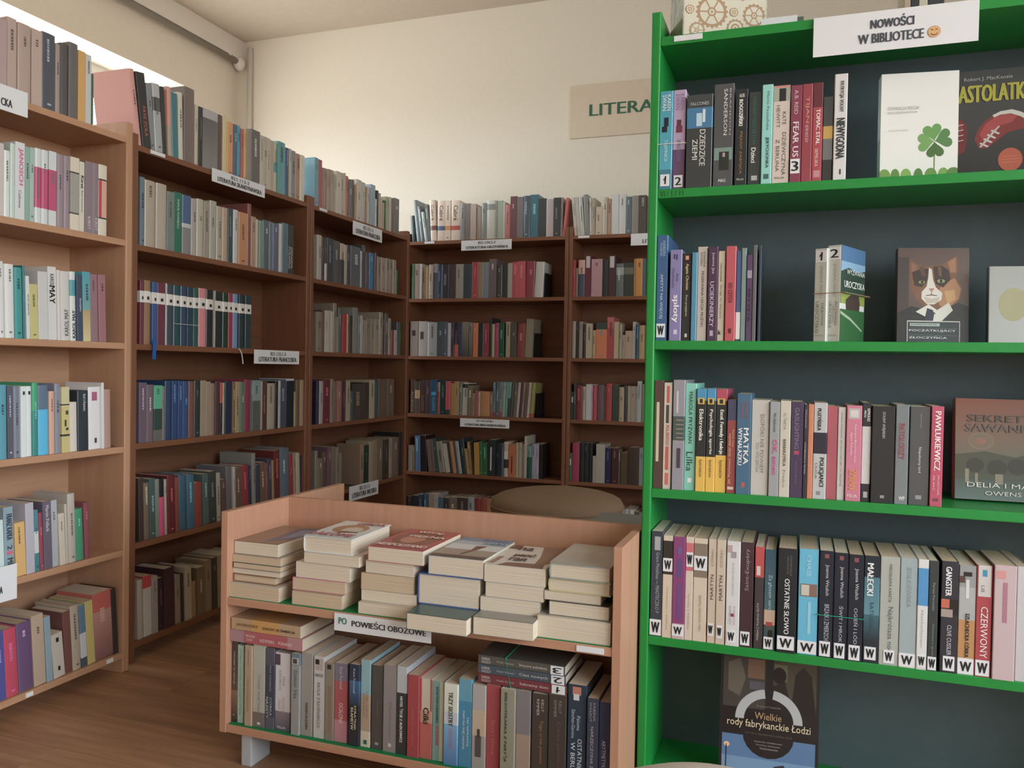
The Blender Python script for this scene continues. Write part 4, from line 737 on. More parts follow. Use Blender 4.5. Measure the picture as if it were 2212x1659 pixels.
for b, mw in rest_t:
    for s, x0, x1, z0, z1, hx, dr, *bo in b['ex']['t']:
        t, h = b['t'], b['h']; X0, X1, Z0, Z1 = x0*t, x1*t, (1-z1)*h, (1-z0)*h
        if dr == 'd': text(s, (-Z1, -Z0, X0, X1), lambda p, q, mw=mw: tuple(mw @ Vector((q, -.0009, -p))), hx, ro, 'spine_title')
        else: text(s, (Z0, Z1, -X1, -X0), lambda p, q, mw=mw: tuple(mw @ Vector((-q, -.0009, p))), hx, ro, 'spine_title')

# ------------------------------------------------------------------ books standing with the cover to the front
def cover_text(o, s, t, d, h, u0, u1, v0, v1, hx, bold=.012, name='cover_title'):
    text(s, (u0*d, u1*d, (1-v1)*h, (1-v0)*h), lambda p, q, t=t: (t+.0022, p, q), hx, o, name, bold)
def cover_art(o, t, d, h, polys):
    me = flat_me('cover_art', polys, lambda u, v, k: (t+.0004+.00004*k, min(max(u, 0), 1)*d, (1-min(max(v, 0), 1))*h))
    link('cover_art', me, M['cover'], o)
def faced(pxl, pxr, pyt, Y, zb, t, col, turn, tilt, polys, texts, label, d=None, h=None):
    pm_ = (pxl+pxr)/2
    xl = onY(pxl, pyt+80, Y).x; xr = onY(pxr, pyt+80, Y).x; zt = onY(pm_, pyt, Y).z
    d = d or (xr-xl)/math.cos(math.radians(turn)); h = h or (zt-zb)/math.cos(math.radians(tilt))
    th = math.radians(-90+turn); tl = math.radians(-tilt)
    # cover plane x=t must start at (xl, Y)
    R = Matrix.Rotation(tl, 4, 'X') @ Matrix.Rotation(th, 4, 'Z')
    p = R @ Vector((t, 0, 0))
    zmin = min((R @ Vector(c)).z for c in ((0, 0, 0), (t, 0, 0), (0, d, 0), (t, d, 0)))
    mw = Matrix.Translation((xl-p.x, Y-p.y, zb-zmin+.0003)) @ R
    o = make_book('book', t, h, d, col, mw, {}, False, True)
    cover_art(o, t, d, h, polys)
    for q in texts: cover_text(o, q[0], t, d, h, *q[1:])
    tag(o, label, 'book', 'books facing out on the green bookcase')
    return o
def heart(cx, cy, r, a):
    pts = []
    for k in range(24):
        th = 2*math.pi*k/24; x = 16*math.sin(th)**3; y = 13*math.cos(th)-5*math.cos(2*th)-2*math.cos(3*th)-math.cos(4*th)
        x, y = x/17*r, (y+17)/30*r*1.75; ca, sa = math.cos(math.radians(a)), math.sin(math.radians(a))
        pts.append((cx+(x*ca-y*sa), cy-(x*sa+y*ca)*.72))
    return pts
clover = [('e4e4e0', rect(0, 1, 0, 1))]
for cx, r, c in ((.06, .08, '6f9a3c'), (.2, .06, '5a8a34'), (.34, .07, '7aa846'), (.5, .06, '4f7f30'), (.66, .08, '5f9038'), (.82, .07, '6f9f3e'), (.95, .1, '4f8230')):
    clover.append((c, ell(cx, .965, r, .07)))
clover += [('6f8a3c', rect(.695, .71, .66, .93)), ('5f9a4a', heart(.70, .65, .13, 12)), ('4a8040', heart(.70, .65, .13, 285)), ('6aa050', heart(.70, .65, .125, 95)), ('3f6a30', heart(.70, .65, .12, 185)), ('4a7a3c', rect(0, 1, .985, 1))]
faced(1904, 2075, 152, 1.83, ZG[1], .032, 'cfdcdc@.6/9cb8ac', 6, 3, clover, [('ODWAGA BYCIA', .09, .5, .315, .345, 'a8a8a4', .01), ('SZCZĘŚLIWYM', .09, .47, .355, .385, 'a8a8a4', .01), ('GALAKTYKA', .1, .36, .53, .545, 'b8b8b4', 0)],
      'white book with a four-leaf clover cover facing out on the green bookcase')
nast = [('55565a>46484c', rect(0, 1, 0, .5)), ('46484c>2c2e30', rect(0, 1, .5, 1)),
        ('7a262c', [(.0, .46), (.08, .42), (.18, .42), (.24, .46), (.25, .58), (.22, .7), (.1, .74), (.0, .72)]), ('8e3036', [(.02, .46), (.12, .43), (.2, .46), (.18, .54), (.04, .54)]),
        ('8a2a30', [(.34, .6), (.38, .52), (.46, .45), (.58, .395), (.72, .38), (.86, .4), (1, .47), (1, .53), (.86, .54), (.74, .56), (.62, .62), (.5, .68), (.4, .68)]), ('b03a40', [(.4, .56), (.48, .47), (.6, .415), (.74, .4), (.86, .42), (.8, .47), (.66, .49), (.54, .55), (.46, .62)]),
        ('dcd8d2', [(.56, .4), (.66, .37), (.8, .36), (.92, .39), (1, .43), (1, .47), (.9, .425), (.78, .395), (.66, .4), (.58, .42)])]
for k in range(4):
    nast.append(('d8d4d0', [(.40+.045*k, .64-.035*k), (.42+.045*k, .63-.035*k), (.52+.045*k, .665-.035*k), (.5+.045*k, .675-.035*k)]))
    nast.append(('c8c4c0', [(.50+.045*k, .60-.035*k), (.52+.045*k, .605-.035*k), (.42+.045*k, .675-.035*k), (.4+.045*k, .665-.035*k)]))
    nast.append(('c8c4c0', [(.02+.0*k, .48+.045*k), (.2, .46+.045*k), (.2, .468+.045*k), (.02, .488+.045*k)]))
nast += [('c05030', ell(.78, .79, .15, .1)), ('d07850', rect(.68, .88, .76, .765)), ('d07850', rect(.66, .9, .785, .79)), ('d07850', rect(.68, .88, .81, .815))]
faced(2050, 2226, 146, 1.93, ZG[1], .028, '3a3c40', 0, 5, nast, [('NASTOLATKI', .02, .98, .13, .28, 'c0b830', .02), ('Robert J. MacKenzie', .2, .8, .06, .1, 'c8c8c4', 0), ('to wolność?', .66, .96, .93, .965, 'd0d0cc', .01)],
      'dark grey book with red sneakers on its cover behind the clover book')
cat = [('5a4640>6a5248', rect(0, 1, 0, .4)), ('6a5248>3a3432', rect(0, 1, .4, 1)), ('453834', rect(0, .16, .1, 1)), ('26262a', [(0, .7), (.2, .62), (.4, .66), (.55, .8), (.7, .62), (.86, .58), (1, .62), (1, 1), (0, 1)]),
       ('7a4e30', [(.16, .12), (.26, .17), (.36, .2), (.5, .19), (.62, .18), (.72, .13), (.83, .08), (.85, .2), (.82, .3), (.9, .42), (.88, .52), (.84, .58), (.7, .64), (.55, .66), (.38, .62), (.26, .54), (.2, .44), (.17, .3)]),
       ('b0794a', [(.62, .38), (.8, .32), (.89, .43), (.86, .54), (.74, .62), (.6, .62), (.56, .52)]), ('c8985c', [(.66, .46), (.8, .44), (.82, .54), (.7, .6)]), ('a06a44', [(.7, .15), (.81, .1), (.82, .26), (.74, .26)]), ('8a5a44', [(.19, .15), (.27, .19), (.25, .28), (.2, .28)]),
       ('3c2a22', [(.2, .26), (.34, .22), (.43, .22), (.42, .34), (.34, .42), (.24, .4)]), ('3a2820', [(.5, .2), (.62, .19), (.72, .24), (.74, .34), (.64, .42), (.54, .38)]), ('5a3c28', [(.3, .2), (.36, .2), (.4, .3), (.34, .3)]), ('6a4830', [(.56, .2), (.61, .2), (.62, .3), (.58, .3)]),
       ('d8d2c8', [(.44, .21), (.48, .23), (.5, .34), (.54, .42), (.63, .48), (.62, .55), (.52, .6), (.42, .6), (.34, .54), (.34, .47), (.41, .41), (.43, .32)]), ('c0b4a8', [(.37, .52), (.48, .54), (.6, .52), (.56, .58), (.42, .59)]),
       ('b87868', [(.44, .43), (.52, .43), (.5, .455), (.48, .47), (.46, .455)]), ('4a3a34', [(.475, .47), (.485, .47), (.485, .495), (.56, .505), (.56, .512), (.48, .505), (.4, .512), (.4, .505), (.475, .495)]),
       ('1e1814', ell(.34, .365, .062, .027)), ('8a8a58', ell(.34, .366, .048, .018)), ('14110e', ell(.345, .366, .016, .017)), ('1e1814', ell(.61, .352, .072, .031)), ('98986a', ell(.61, .353, .056, .021)), ('14110e', ell(.61, .353, .018, .02)), ('3a2820', [(.27, .34), (.4, .355), (.41, .335), (.28, .315)]), ('3a2820', [(.53, .34), (.68, .315), (.68, .295), (.52, .32)]),
       ('d8d4cc', [(.26, .68), (.44, .6), (.56, .66), (.72, .58), (.78, .66), (.62, .78), (.52, .68), (.42, .74)]), ('2a3044', [(.42, .64), (.5, .66), (.56, .78), (.38, .78)]), ('d8d4cc', [(.52, .7), (.62, .72), (.6, .8), (.5, .8)]),
       ('d4d0c8', rect(.14, .88, .775, .785)), ('d4d0c8', rect(.14, .15, .785, 1)), ('d4d0c8', rect(.87, .88, .785, 1)), ('28363a', rect(.15, .87, .785, 1)), ('a8b4b0', rect(.18, .6, .8, .832)), ('6a7c7c', rect(.18, .84, .852, .855)), ('6a7c7c', rect(.18, .84, .925, .928))]
faced(1940, 2099, 535, 1.88, ZG[2], .022, '5a443c', 8, 5, cat, [('POCZĄTKUJĄCY', .17, .82, .866, .895, 'e8e8e4', .015), ('ZŁOCZYŃCA', .17, .7, .935, .963, 'e8e8e4', .015), ('JOHN SCALZI', .19, .55, .806, .825, '4a5858', .01)],
      'brown book with a cat in a suit on its cover facing out')
holo = [('a8a47c', ell(.34, .5, .2, .22))]
_h = faced(2137, 2300, 575, 1.86, ZG[2], .02, '7f9094', 4, 4, holo, [], 'silvery shiny book facing out beside the cat book')
_h.children[0].data.materials[0] = M['foil']
sav = [('8a4a30>7a6454', rect(0, 1, 0, .4)), ('7a6454>6a6c58', rect(0, 1, .4, .6)), ('5a5c48>4a5244', rect(0, 1, .6, .8)), ('4a5a50>5f7470', rect(0, 1, .8, 1)), ('4c5040', [(0, .56), (.3, .52), (.6, .57), (1, .45), (1, .75), (0, .75)]),
       ('8a7458', ell(.26, .42, .13, .085)), ('7a6c58', ell(.26, .42, .118, .076)), ('94644c', ell(.26, .42, .05, .03)),
       ('3c3c32', ell(.2, .66, .09, .07)), ('3c3c32', ell(.42, .68, .1, .08)), ('3c3c32', ell(.62, .66, .1, .08)), ('3c3c32', ell(.82, .67, .1, .08)),
       ('8a8470', rect(.4, .48, .74, .84)), ('9a927a', [(.7, .74), (.74, .64), (.78, .74), (.77, .84), (.71, .84)]), ('8c8672', rect(.1, .14, .7, .84)), ('8c8672', rect(.2, .23, .74, .84))]
faced(2066, 2290, 868, 1.90, ZG[3], .03, '8a6a50', 3, 6, sav, [('SEKRETY', .12, .78, .16, .23, '5a5048', .02), ('SAWANNY', .1, .86, .25, .33, '6a6058', .02), ('DELIA I MARK', .12, .9, .83, .875, 'd8d8d0', .01), ('OWENS', .3, .66, .91, .95, 'd8d8d0', .01)],
      'brown savanna book facing out beside the crimson spine')
lodz = [('2a2628', rect(0, 1, 0, 1)), ('4a4440', rect(.03, .46, .02, .42)), ('6a6258', [(.08, .1), (.2, .06), (.26, .2), (.2, .34), (.08, .3)]), ('7a5a44', rect(.28, .45, .06, .2)), ('5a5a64', rect(.3, .45, .22, .28)),
        ('50473c', rect(.54, .97, .04, .42)), ('6a6a4c', rect(.55, .68, .08, .2)), ('241e1c', ell(.6, .16, .07, .06)), ('2e2622', [(.54, .24), (.66, .2), (.74, .42), (.54, .42)]), ('2a2220', [(.76, .14), (.84, .08), (.92, .14), (.97, .42), (.72, .42)]),
        ('b8bcc0', ell(.5, .5, .34, .23, 20, 180, 262)+ell(.5, .5, .25, .165, 20, 262, 180)), ('b8bcc0', ell(.5, .5, .34, .23, 20, 278, 360)+ell(.5, .5, .25, .165, 20, 360, 278)),
        ('4f78a8', rect(.03, .97, .62, 1)), ('6a94bc', rect(.03, .97, .78, .92)), ('2a2628', ell(.5, .6, .26, .17)), ('2a2628', rect(0, 1, .5, .62)),
        ('3a3444', [(.03, .92), (.2, .9), (.34, .94), (.36, .86), (.44, .86), (.5, .9), (.56, .82), (.66, .8), (.72, .86), (.84, .92), (.97, .96), (.97, 1), (.03, 1)]), ('5a3828', [(.4, .96), (.5, .9), (.58, .86), (.68, .86), (.8, .95), (.8, 1), (.4, 1)]),
        ('f0c890', ell(.56, .84, .02, .014)), ('f0c890', ell(.63, .845, .02, .014)), ('f0b890', ell(.08, .7, .03, .018)), ('2c2830', rect(.07, .08, .7, .95))]
faced(1555, 1771, 1420, 1.835, ZG[5]+.0, .03, '2c302e', 3, 3, lodz, [('Wielkie', .36, .63, .44, .49, 'c89a6a', .005), ('rody fabrykanckie Łodzi', .08, .92, .5, .57, 'e8d8b0', .005), ('Krzysztof Stefański', .38, .62, .385, .405, '8a8a88', 0), ('i ich rola w ukształtowaniu oblicza miasta', .26, .74, .588, .603, '6a6a68', 0), ('Geyerowie, Scheiblerowie', .36, .64, .645, .66, 'a8a8a4', 0), ('Poznańscy, Herbstowie', .38, .62, .668, .683, 'a8a8a4', 0), ('Kindermannowie', .42, .6, .69, .705, 'a8a8a4', 0)],
      'dark book on factory families with a city photo, alone on its shelf', h=.296)
# two banded volumes turned so that the second shows its cover
def angled(x0, x1, t, d, top, lab, no, title, lo):
    Y = 1.80; h = onY((x0+x1)/2, top, Y).z-ZG[2]
    p = onY(x0, 640, Y); turn = math.radians(-24)
    if lo: p = lo.matrix_basis @ Vector((.0272, 0, 0))
    mw = Matrix.Translation((p.x, Y, ZG[2]+.0003)) @ Matrix.Rotation(turn, 4, 'Z')
    e = dict(t=[('JOANNA TEKIELI', .4, .66, .19, .53, '9a9c98', 'd', 0)]+title+[('FILIA', .2, .8, .925, .945, 'a8aaa6', 'h')], st=[(no, .08, .92, .02, .15, 'h')])
    o = make_book('book', t, h, d, 'c9ccc4', mw, e, False, True)
    tag(o, lab, 'book', 'banded pair of white-spined books'); return o
a1 = angled(1758.5, 1785, .0262, .128, 538, 'white-spined volume numbered 1 in a banded pair on the green bookcase', '1', [('DĘBOWE', .55, .8, .59, .83, '77786f', 'd', 0), ('UROCZYSKO', .15, .42, .57, .91, '77786f', 'd', 0)], 0)
a2 = angled(1787, 1813, .0275, .128, 531, 'white-spined volume numbered 2 showing its meadow cover in a banded pair', '2', [('WYZWANIA', .6, .8, .58, .84, '77786f', 'd', 0), ('DĘBOWEGO', .42, .55, .62, .8, '77786f', 'd', 0), ('UROCZYSKA', .15, .36, .58, .86, '77786f', 'd', 0)], a1)
cover_art(a2, .0275, .128, onY(1800, 531, 1.80).z-ZG[2], [('3f6f9a', rect(0, 1, 0, .25)), ('7aa4c4', rect(0, 1, .16, .27)), ('2c4434', [(0, .27), (.3, .22), (.7, .25), (1, .22), (1, .52), (0, .52)]), ('8a9a3c', rect(0, 1, .5, .6)), ('4a3a34', [(.2, .56), (.4, .5), (.75, .5), (.8, .58), (.78, .68), (.24, .68)]), ('2f6234', rect(0, 1, .66, 1)), ('9ab08c', [(0, .68), (.4, .74), (.9, .86), (.9, .88), (.4, .77), (0, .71)])])
cover_text(a2, 'UROCZYSKA', .0275, .128, onY(1800, 531, 1.80).z-ZG[2], .1, .95, .36, .43, 'd8dcd4')
cover_text(a2, 'WYZWANIA', .0275, .128, onY(1800, 531, 1.80).z-ZG[2], .2, .95, .24, .29, 'd8dcd4', 0)
def band_around(o, dims, z, m, label, off=.0016, axis='z'):
    x0, x1, y0, y1 = dims
    pts = [(x0-off, y0-off, z), (x1+off, y0-off, z), (x1+off, y1+off, z), (x0-off, y1+off, z)]
    me = tube_me('rubber_band', [o.matrix_basis @ Vector(p) for p in pts], .0009, closed=True)
    return tag(link('rubber_band', me, m), label, 'rubber band')
band_around(a1, (0, .062, 0, .131), .098, M['band_t'], 'tan rubber band holding the two angled white-spined volumes')
def find(key, si, k): return [b for b in BOOKS if b['case'].key == key and b['si'] == si and b['n'] == k]
class _O: pass
def band_row(key, si, k0, k1, zf, m, label, lo=None):
    l = [b for b in rows_by[(key, si)]]
    l = sorted(l, key=lambda b: b['a']); A, B = l[k0], l[k1]; c = A['case']
    o = _O(); o.matrix_basis = c.e.matrix_basis
    band_around(o, (A['a'], B['a']+B['t'], min(A['set'], B['set'])-.0008, max(A['set']+A['d'], B['set']+B['d'])), c.zs[si]+A['h']*zf, m, label)
band_row('G', 1, 0, 1, .46, M['band_w'], 'white rubber band around the teal and lilac books')
band_row('G', 4, 13, 15, .4, M['band_g'], 'green rubber band around three dark navy books')
band_row('B', 2, 6, 9, .36, M['band_w'], 'pale rubber band around four banded-spine blue-green books')
# ------------------------------------------------------------------ stacks on the trolley
T4 = (460, 1040, 4.367); T5 = (860, 1040, 3.95)
def flat_book(xl, xr, t, z, L, y0, col, hb, label, yaw=0, flip=False, pm_=None, art=(), txt=(), fw_=None):
    d = xr-xl
    B = Matrix(((0, 1, 0, 0), (0, 0, 1, 0), (1, 0, 0, 0), (0, 0, 0, 1)))       # x->Z (cover up), y->X (spine left), z->Y
    if flip: B = Matrix(((0, -1, 0, d), (0, 0, 1, 0), (-1, 0, 0, t), (0, 0, 0, 1)))   # cover down, spine right
    mw = Matrix.Translation((xl, y0, z)) @ Matrix.Translation((d/2, 0, 0)) @ Matrix.Rotation(yaw, 4, 'Z') @ Matrix.Translation((-d/2, 0, 0)) @ B
    o = make_book('book', t, L, d, col, mw, {}, hb, True, pm_)
    if art: cover_art(o, t, d, L, art)
    for q in txt: cover_text(o, q[0], t, d, L, *q[1:])
    tag(o, label, 'book', 'books piled on top of the book trolley'); return o
P1, P2 = M['page'], M['page2']
stacks = [
 (T4, 0, [(140, 620, 130, 'c8c0b4', 0, P2), (170, 595, 78, '8a5a3c', 1, P2), (155, 638, 52, 'cfc8bc', 0, P1), (190, 638, 52, '4a4a4c', 0, P2), (165, 640, 74, 'a89c90', 0, P2), (168, 612, 122, '8a7060', 0, P1)]),
 (T4, 0, [(745, 1215, 130, 'a89078', 0, P2), (752, 1245, 118, 'c04a80', 0, P2), (785, 1290, 148, 'd0c8bc', 0, P1), (860, 1378, 100, 'c8b8ac', 0, P1), (855, 1305, 150, 'd8dcdc', 1, P1)]),
 (T4, 0, [(1372, 1880, 112, 'b8a890', 0, P1), (1400, 1922, 98, 'e0dcd8', 0, P1), (1398, 1890, 160, 'a8845c', 0, P2), (1440, 1898, 118, 'c8c0b4', 0, P1), (1460, 1982, 138, 'b84a4c', 0, P1)]),
 (T5, 1, [(70, 582, 140, '4a6a68', 0, P1), (165, 692, 262, '3f5a9a', 1, P1), (258, 726, 158, '8a9aa8', 0, P1)]),
 (T5, 1, [(640, 1150, 152, '8a8480', 0, P1), (702, 1205, 118, 'c8c0b8', 0, P1), (745, 1240, 128, 'b8b0a4', 0, P1), (735, 1255, 150, 'd0ccc4', 0, P1)]),
 (T5, 0, [(1185, 1812, 190, 'b8b0a4', 0, P1), (1285, 1798, 118, '4a4c48', 0, P1), (1245, 1728, 78, 'b8ac98', 0, P1), (1280, 1812, 112, 'c8c490', 1, P1), (1288, 1812, 132, '9aa4a0', 1, P1)]),
]
ARTS = {(0, 5): ([('8a6c58', rect(0, 1, 0, 1)), ('4a5c78', [(.5, .1), (1, .0), (1, .7), (.6, .95)]), ('6a84a4', [(.65, .2), (1, .1), (1, .5), (.75, .7)])], []),
        (1, 4): ([('d8dedc', rect(0, 1, 0, 1)), ('b08058', ell(.5, .45, .34, .26)), ('d0c8bc', ell(.58, .5, .2, .16)), ('6a4a40', rect(.45, .8, .6, .66)), ('6a4a40', rect(.45, .5, .6, .76))],
                 [('LEBDA', .42, .98, .06, .2, 'b04a48', .02), ('ŁAKOME', .02, .9, .76, .93, 'b8606a', .02)]),
        (2, 4): ([('b04a50', rect(0, 1, 0, 1)), ('8a5040', ell(.5, .45, .42, .36)), ('c08068', ell(.45, .5, .2, .2))], [('WITAJ', .3, .75, .1, .22, 'e8d4c8', .02), ('PIĘKNA', .3, .95, .32, .44, 'e8d4c8', .02), ('NEAPOLITANO', .06, .95, .8, .92, 'e8d4c8', .02)]),
        (3, 2): ([('a8bccc', rect(0, 1, 0, 1)), ('d0d8dc', rect(0, 1, .35, .6)), ('6f90b0', rect(0, 1, 0, .18)), ('a09484', rect(0, 1, .6, 1)), ('5a4a44', rect(0, 1, .88, 1)), ('6a4238', [(.5, .4), (.7, .38), (.62, .6), (.5, .84), (.44, .84), (.52, .6)])], [('W stronę', .45, .9, .05, .16, '4a6a90', 0), ('nieba', .55, .98, .19, .32, '4a6a90', 0)]),
        (3, 0): ([('3a5a58', rect(0, 1, 0, 1)), ('5a9080', rect(.2, .9, 0, .25)), ('c05048', ell(.3, .1, .08, .04)), ('c05048', ell(.65, .13, .07, .04))], []),
        (4, 0): ([('8a8680', rect(0, 1, 0, 1)), ('c86a64', rect(.45, .7, 0, .3))], []),
        (4, 3): ([('d8d4cc', rect(0, 1, 0, 1)), ('8a6a58', [(.55, .0), (1, .0), (1, .75), (.75, .9), (.7, .5)]), ('7a5a4c', [(.3, .85), (.9, .8), (.95, 1), (.2, 1)]), ('6a5040', rect(0, .2, 0, .2)), ('a07860', [(.05, .6), (.14, .6), (.12, .95), (.0, .95)])], [('pięć', .28, .62, .42, .6, '5a3a34', .02), ('ran', .28, .55, .64, .78, '5a3a34', .02), ('na', .2, .45, .12, .26, '5a3a34', .02)]),
        (5, 4): ([('b8b4a8', rect(0, 1, 0, 1))], [])}
rs = random.Random(3)
for si, (vw, fwd, bl) in enumerate(stacks):
    z = TZ1+.0014; ox, oy, s = vw
    pb = proj((onY(ox+bl[0][0]/s, 1300, TY).x, TY, TZ1))[1]
    for k, (a, b, dy, col, hb, pg_) in enumerate(bl):
        y0 = TY+.006+rs.uniform(0, .006)+(.012 if k else 0)
        if fwd and k == 0: y0 = TY-(.05 if si == 3 else .026)
        py = proj((onY(ox+a/s, 1300, y0).x, y0, z))[1]
        xl = onY(ox+a/s, py, y0).x; xr = onY(ox+b/s, py, y0).x
        depth = (Vector((xl, y0, z))-EYEV).dot(fw); t = dy/s*depth/F
        L = rs.uniform(.195, .21)
        xr = min(xr, TXR-.019); xl = max(xl, TXL+.0185)
        art, tx = ARTS.get((si, k), ((), ()))
        sk = ('top' if k == len(bl)-1 else 'bottom' if k == 0 else ORD[k]+' from bottom')
        lab = '%s book, %s of the %s pile from the trolley\'s window-side panel' % (cname(col), sk, ORD[si])
        yaw = 0 if (si in (0, 5)) else rs.uniform(-.02, .02)
        flat_book(xl, xr, t, z, L, y0, col, bool(hb), lab, yaw, False, pg_, art, tx)
        z += t+.0003
# books lying on the upright ones of the lower shelf, spines out
def lying(xl, xr, t, z, y0, d, col, e, lab, grp):
    L = xr-xl
    B = Matrix(((0, 0, -1, L), (0, 1, 0, 0), (1, 0, 0, 0), (0, 0, 0, 1)))
    o = make_book('book', t, L, d, col, Matrix.Translation((xl, y0, z)) @ B, e, False, True, P1)
    return tag(o, lab, 'book', grp)
lo = sorted(rows_by[('T', 1)], key=lambda b: b['a'])
def toph(i0, i1): return max(TZ2+.0014+b['h'] for b in lo[i0:i1])
z = toph(0, 8)+.0006
xA = onY(492, 1370, TY+.012).x; xB = onY(653, 1395, TY+.012).x
xA = max(xA, TXL+.0185)
lying(xA, xB, .0285, z, TY+.012, .14, 'a88088@.2/b05058@.8/b88088', dict(t=[('VIRGINIA', .55, .78, .22, .36, 'e0c8c8', 'd'), ('DAISY', .25, .45, .24, .33, 'e0c8c8', 'd'), ('RZYMSKI', .3, .55, .43, .62, 'e0c8c8', 'd', .02), ('PORANEK', .3, .55, .68, .87, 'e0c8c8', 'd', .02)]), 'red book lying directly on the upright books under the trolley shelf', 'books lying on the lower trolley row')
lying(xA+.004, xB-.006, .0285, z+.029, TY+.012, .14, 'b89470@.3/c89448@.7/b89a78', dict(t=[('JAN DIKOGORUY', .3, .62, .08, .4, '7a5a30', 'd'), ('SZACHY ZE ŚMIERCIĄ', .3, .62, .46, .93, '5a4020', 'd', .02)]), 'tan-orange book lying on the red one under the trolley shelf', 'books lying on the lower trolley row')
z = toph(22, 26)+.0006 if len(lo) > 26 else .32
xa = onY(1033, 1440, TY+.02).x; xb = onY(1224, 1470, TY+.02).x
z = max(b['h'] for b in lo if xa-TXL-.002 < b['a']+b['t']/2 < xb-TXL+.002)+TZ2+.002
for k, (c, no) in enumerate((('7a2c38', '1'), ('4a5864', '2'), ('5a5852', '3'))):
    o = lying(xa-.0*k, xb-.002*k, .0195, z+k*.0199, TY+.02, .14, c, dict(t=[('SABINA', .52, .82, .04, .14, 'd0ccc8', 'd'), ('WASZUT', .16, .44, .04, .15, 'd0ccc8', 'd'), ('Matki Rzeszy', .35, .6, .22, .42, 'c0bcb8', 'd', 0), (('Sekretny dom', 'Czas nowych', 'Stracone pokolenie')[k], .3, .68, .48, .8, 'd8d4d0', 'd', 0)], st=[(no, .04, .96, .84, .985, 'u')]),
              '%s volume numbered %s in the banded trio lying under the trolley shelf' % (('dark red', 'blue-grey', 'grey')[k], no), 'banded trio lying on the lower trolley row')
bx = xa+(xb-xa)*.38
pts = [(bx, TY+.018, z-.0006), (bx-.012, TY+.018, z+.0604), (bx-.012, TY+.17, z+.0604), (bx, TY+.17, z-.0006)]
tag(link('rubber_band', tube_me('rubber_band', pts, .0012, closed=True), M['band_g']), 'green rubber band tied around the trio of lying books', 'rubber band')
# a pile on the far side of the trolley, its shiny top just showing
zz = TZ1+.0014
for k, (t, c) in enumerate(((.05, '8a8478'), (.046, 'b0a898'), (.05, '77706a'), (.036, '8a98a0'))):
    x0 = onY(1292, 1115, 1.90).x; d = .134
    x0 = min(x0, TXR-.022-d)
    flat_book(x0, x0+d, t, zz, .205, 1.8755+.008*k, c, False, '%s book, %s in the pile on the far side of the trolley' % (cname(c), ('bottom', 'second', 'third', 'shiny top')[k]), 0, False, P1,
              [('8fa0a8', rect(0, 1, 0, 1))] if k == 3 else ())
    zz += t+.0003
# ------------------------------------------------------------------ paper signs and small labels on shelf edges
def sign(c, pts, lines, label, off=.0025, name='shelf_sign', tilt=0):
    """pts: left-top, right-bottom pixel of the paper on the case's front plane"""
    (xa_, ya_), (xb_, yb_) = pts
    a0, z1 = c.ray(xa_, ya_, -off); a1_, z0_ = c.ray(xb_, yb_, -off)
    mwp = Matrix.Translation(c.org) @ c.rot if hasattr(c, 'rot') else Matrix.Translation(c.org)
    e = empty(name, mw=mwp @ Matrix.Translation(((a0+a1_)/2, -off, z0_)))
    w = abs(a1_-a0); h = z1-z0_
    link('sheet', box_me('sheet', (-w/2, w/2, 0, .0008, 0, h)), M['paper'], e)
    for s, u0, u1, v0, v1, hx, bold in lines:
        text(s, ((u0-.5)*w, (u1-.5)*w, (1-v1)*h, (1-v0)*h), lambda p, q: (p, -.0008, q), hx, e, 'lettering', bold)
    tag(e, label, 'sign'); return e
A, B, Cc, D, E_, G = (CASES[k] for k in 'ABCDEG')
l2 = lambda a, b: [(a, .34, .68, .13, .4, '4a5a56', .02), (b, .1, .93, .5, .84, '26282c', .04)]
sign(A, ((-60, 158), (60, 255)), [('CKA', .5, .7, .52, .82, '3a3d44', .03)], 'white paper sign ending in CKA on the beech bookcase top shelf')
sign(B, ((458, 362), (572, 428)), l2('821.113-3', 'LITERATURA SKANDYNAWSKA'), 'white paper sign reading LITERATURA SKANDYNAWSKA')
sign(B, ((549, 755), (646, 787)), l2('821.133.1-3', 'LITERATURA FRANCUSKA'), 'white LITERATURA FRANCUSKA sign on the SKANDYNAWSKA bookcase third shelf')
sign(Cc, ((762.5, 476), (825, 525)), l2('821.133.1-3', 'LITERATURA FRANCUSKA'), 'white LITERATURA FRANCUSKA sign on the corner bookcase top shelf')
sign(Cc, ((754.5, 1052), (817, 1066)), l2('821.131.1-3', 'LITERATURA WŁOSKA'), 'white paper sign reading LITERATURA WŁOSKA on the corner bookcase')
sign(D, ((996.5, 520), (1105, 538)), l2('821.134.2-3', 'LITERATURA HISZPAŃSKA'), 'white paper sign reading LITERATURA HISZPAŃSKA')
sign(D, ((994, 903), (1100, 926)), l2('821.134.2/.3(7/8)-3', 'LITERATURA IBEROAMERYKAŃSKA'), 'white paper sign reading LITERATURA IBEROAMERYKAŃSKA')
sign(E_, ((1363, 505), (1470, 527)), [('LITERATURA', .24, .9, .5, .82, '26282c', .03)], 'white paper sign cut off by the green bookcase')
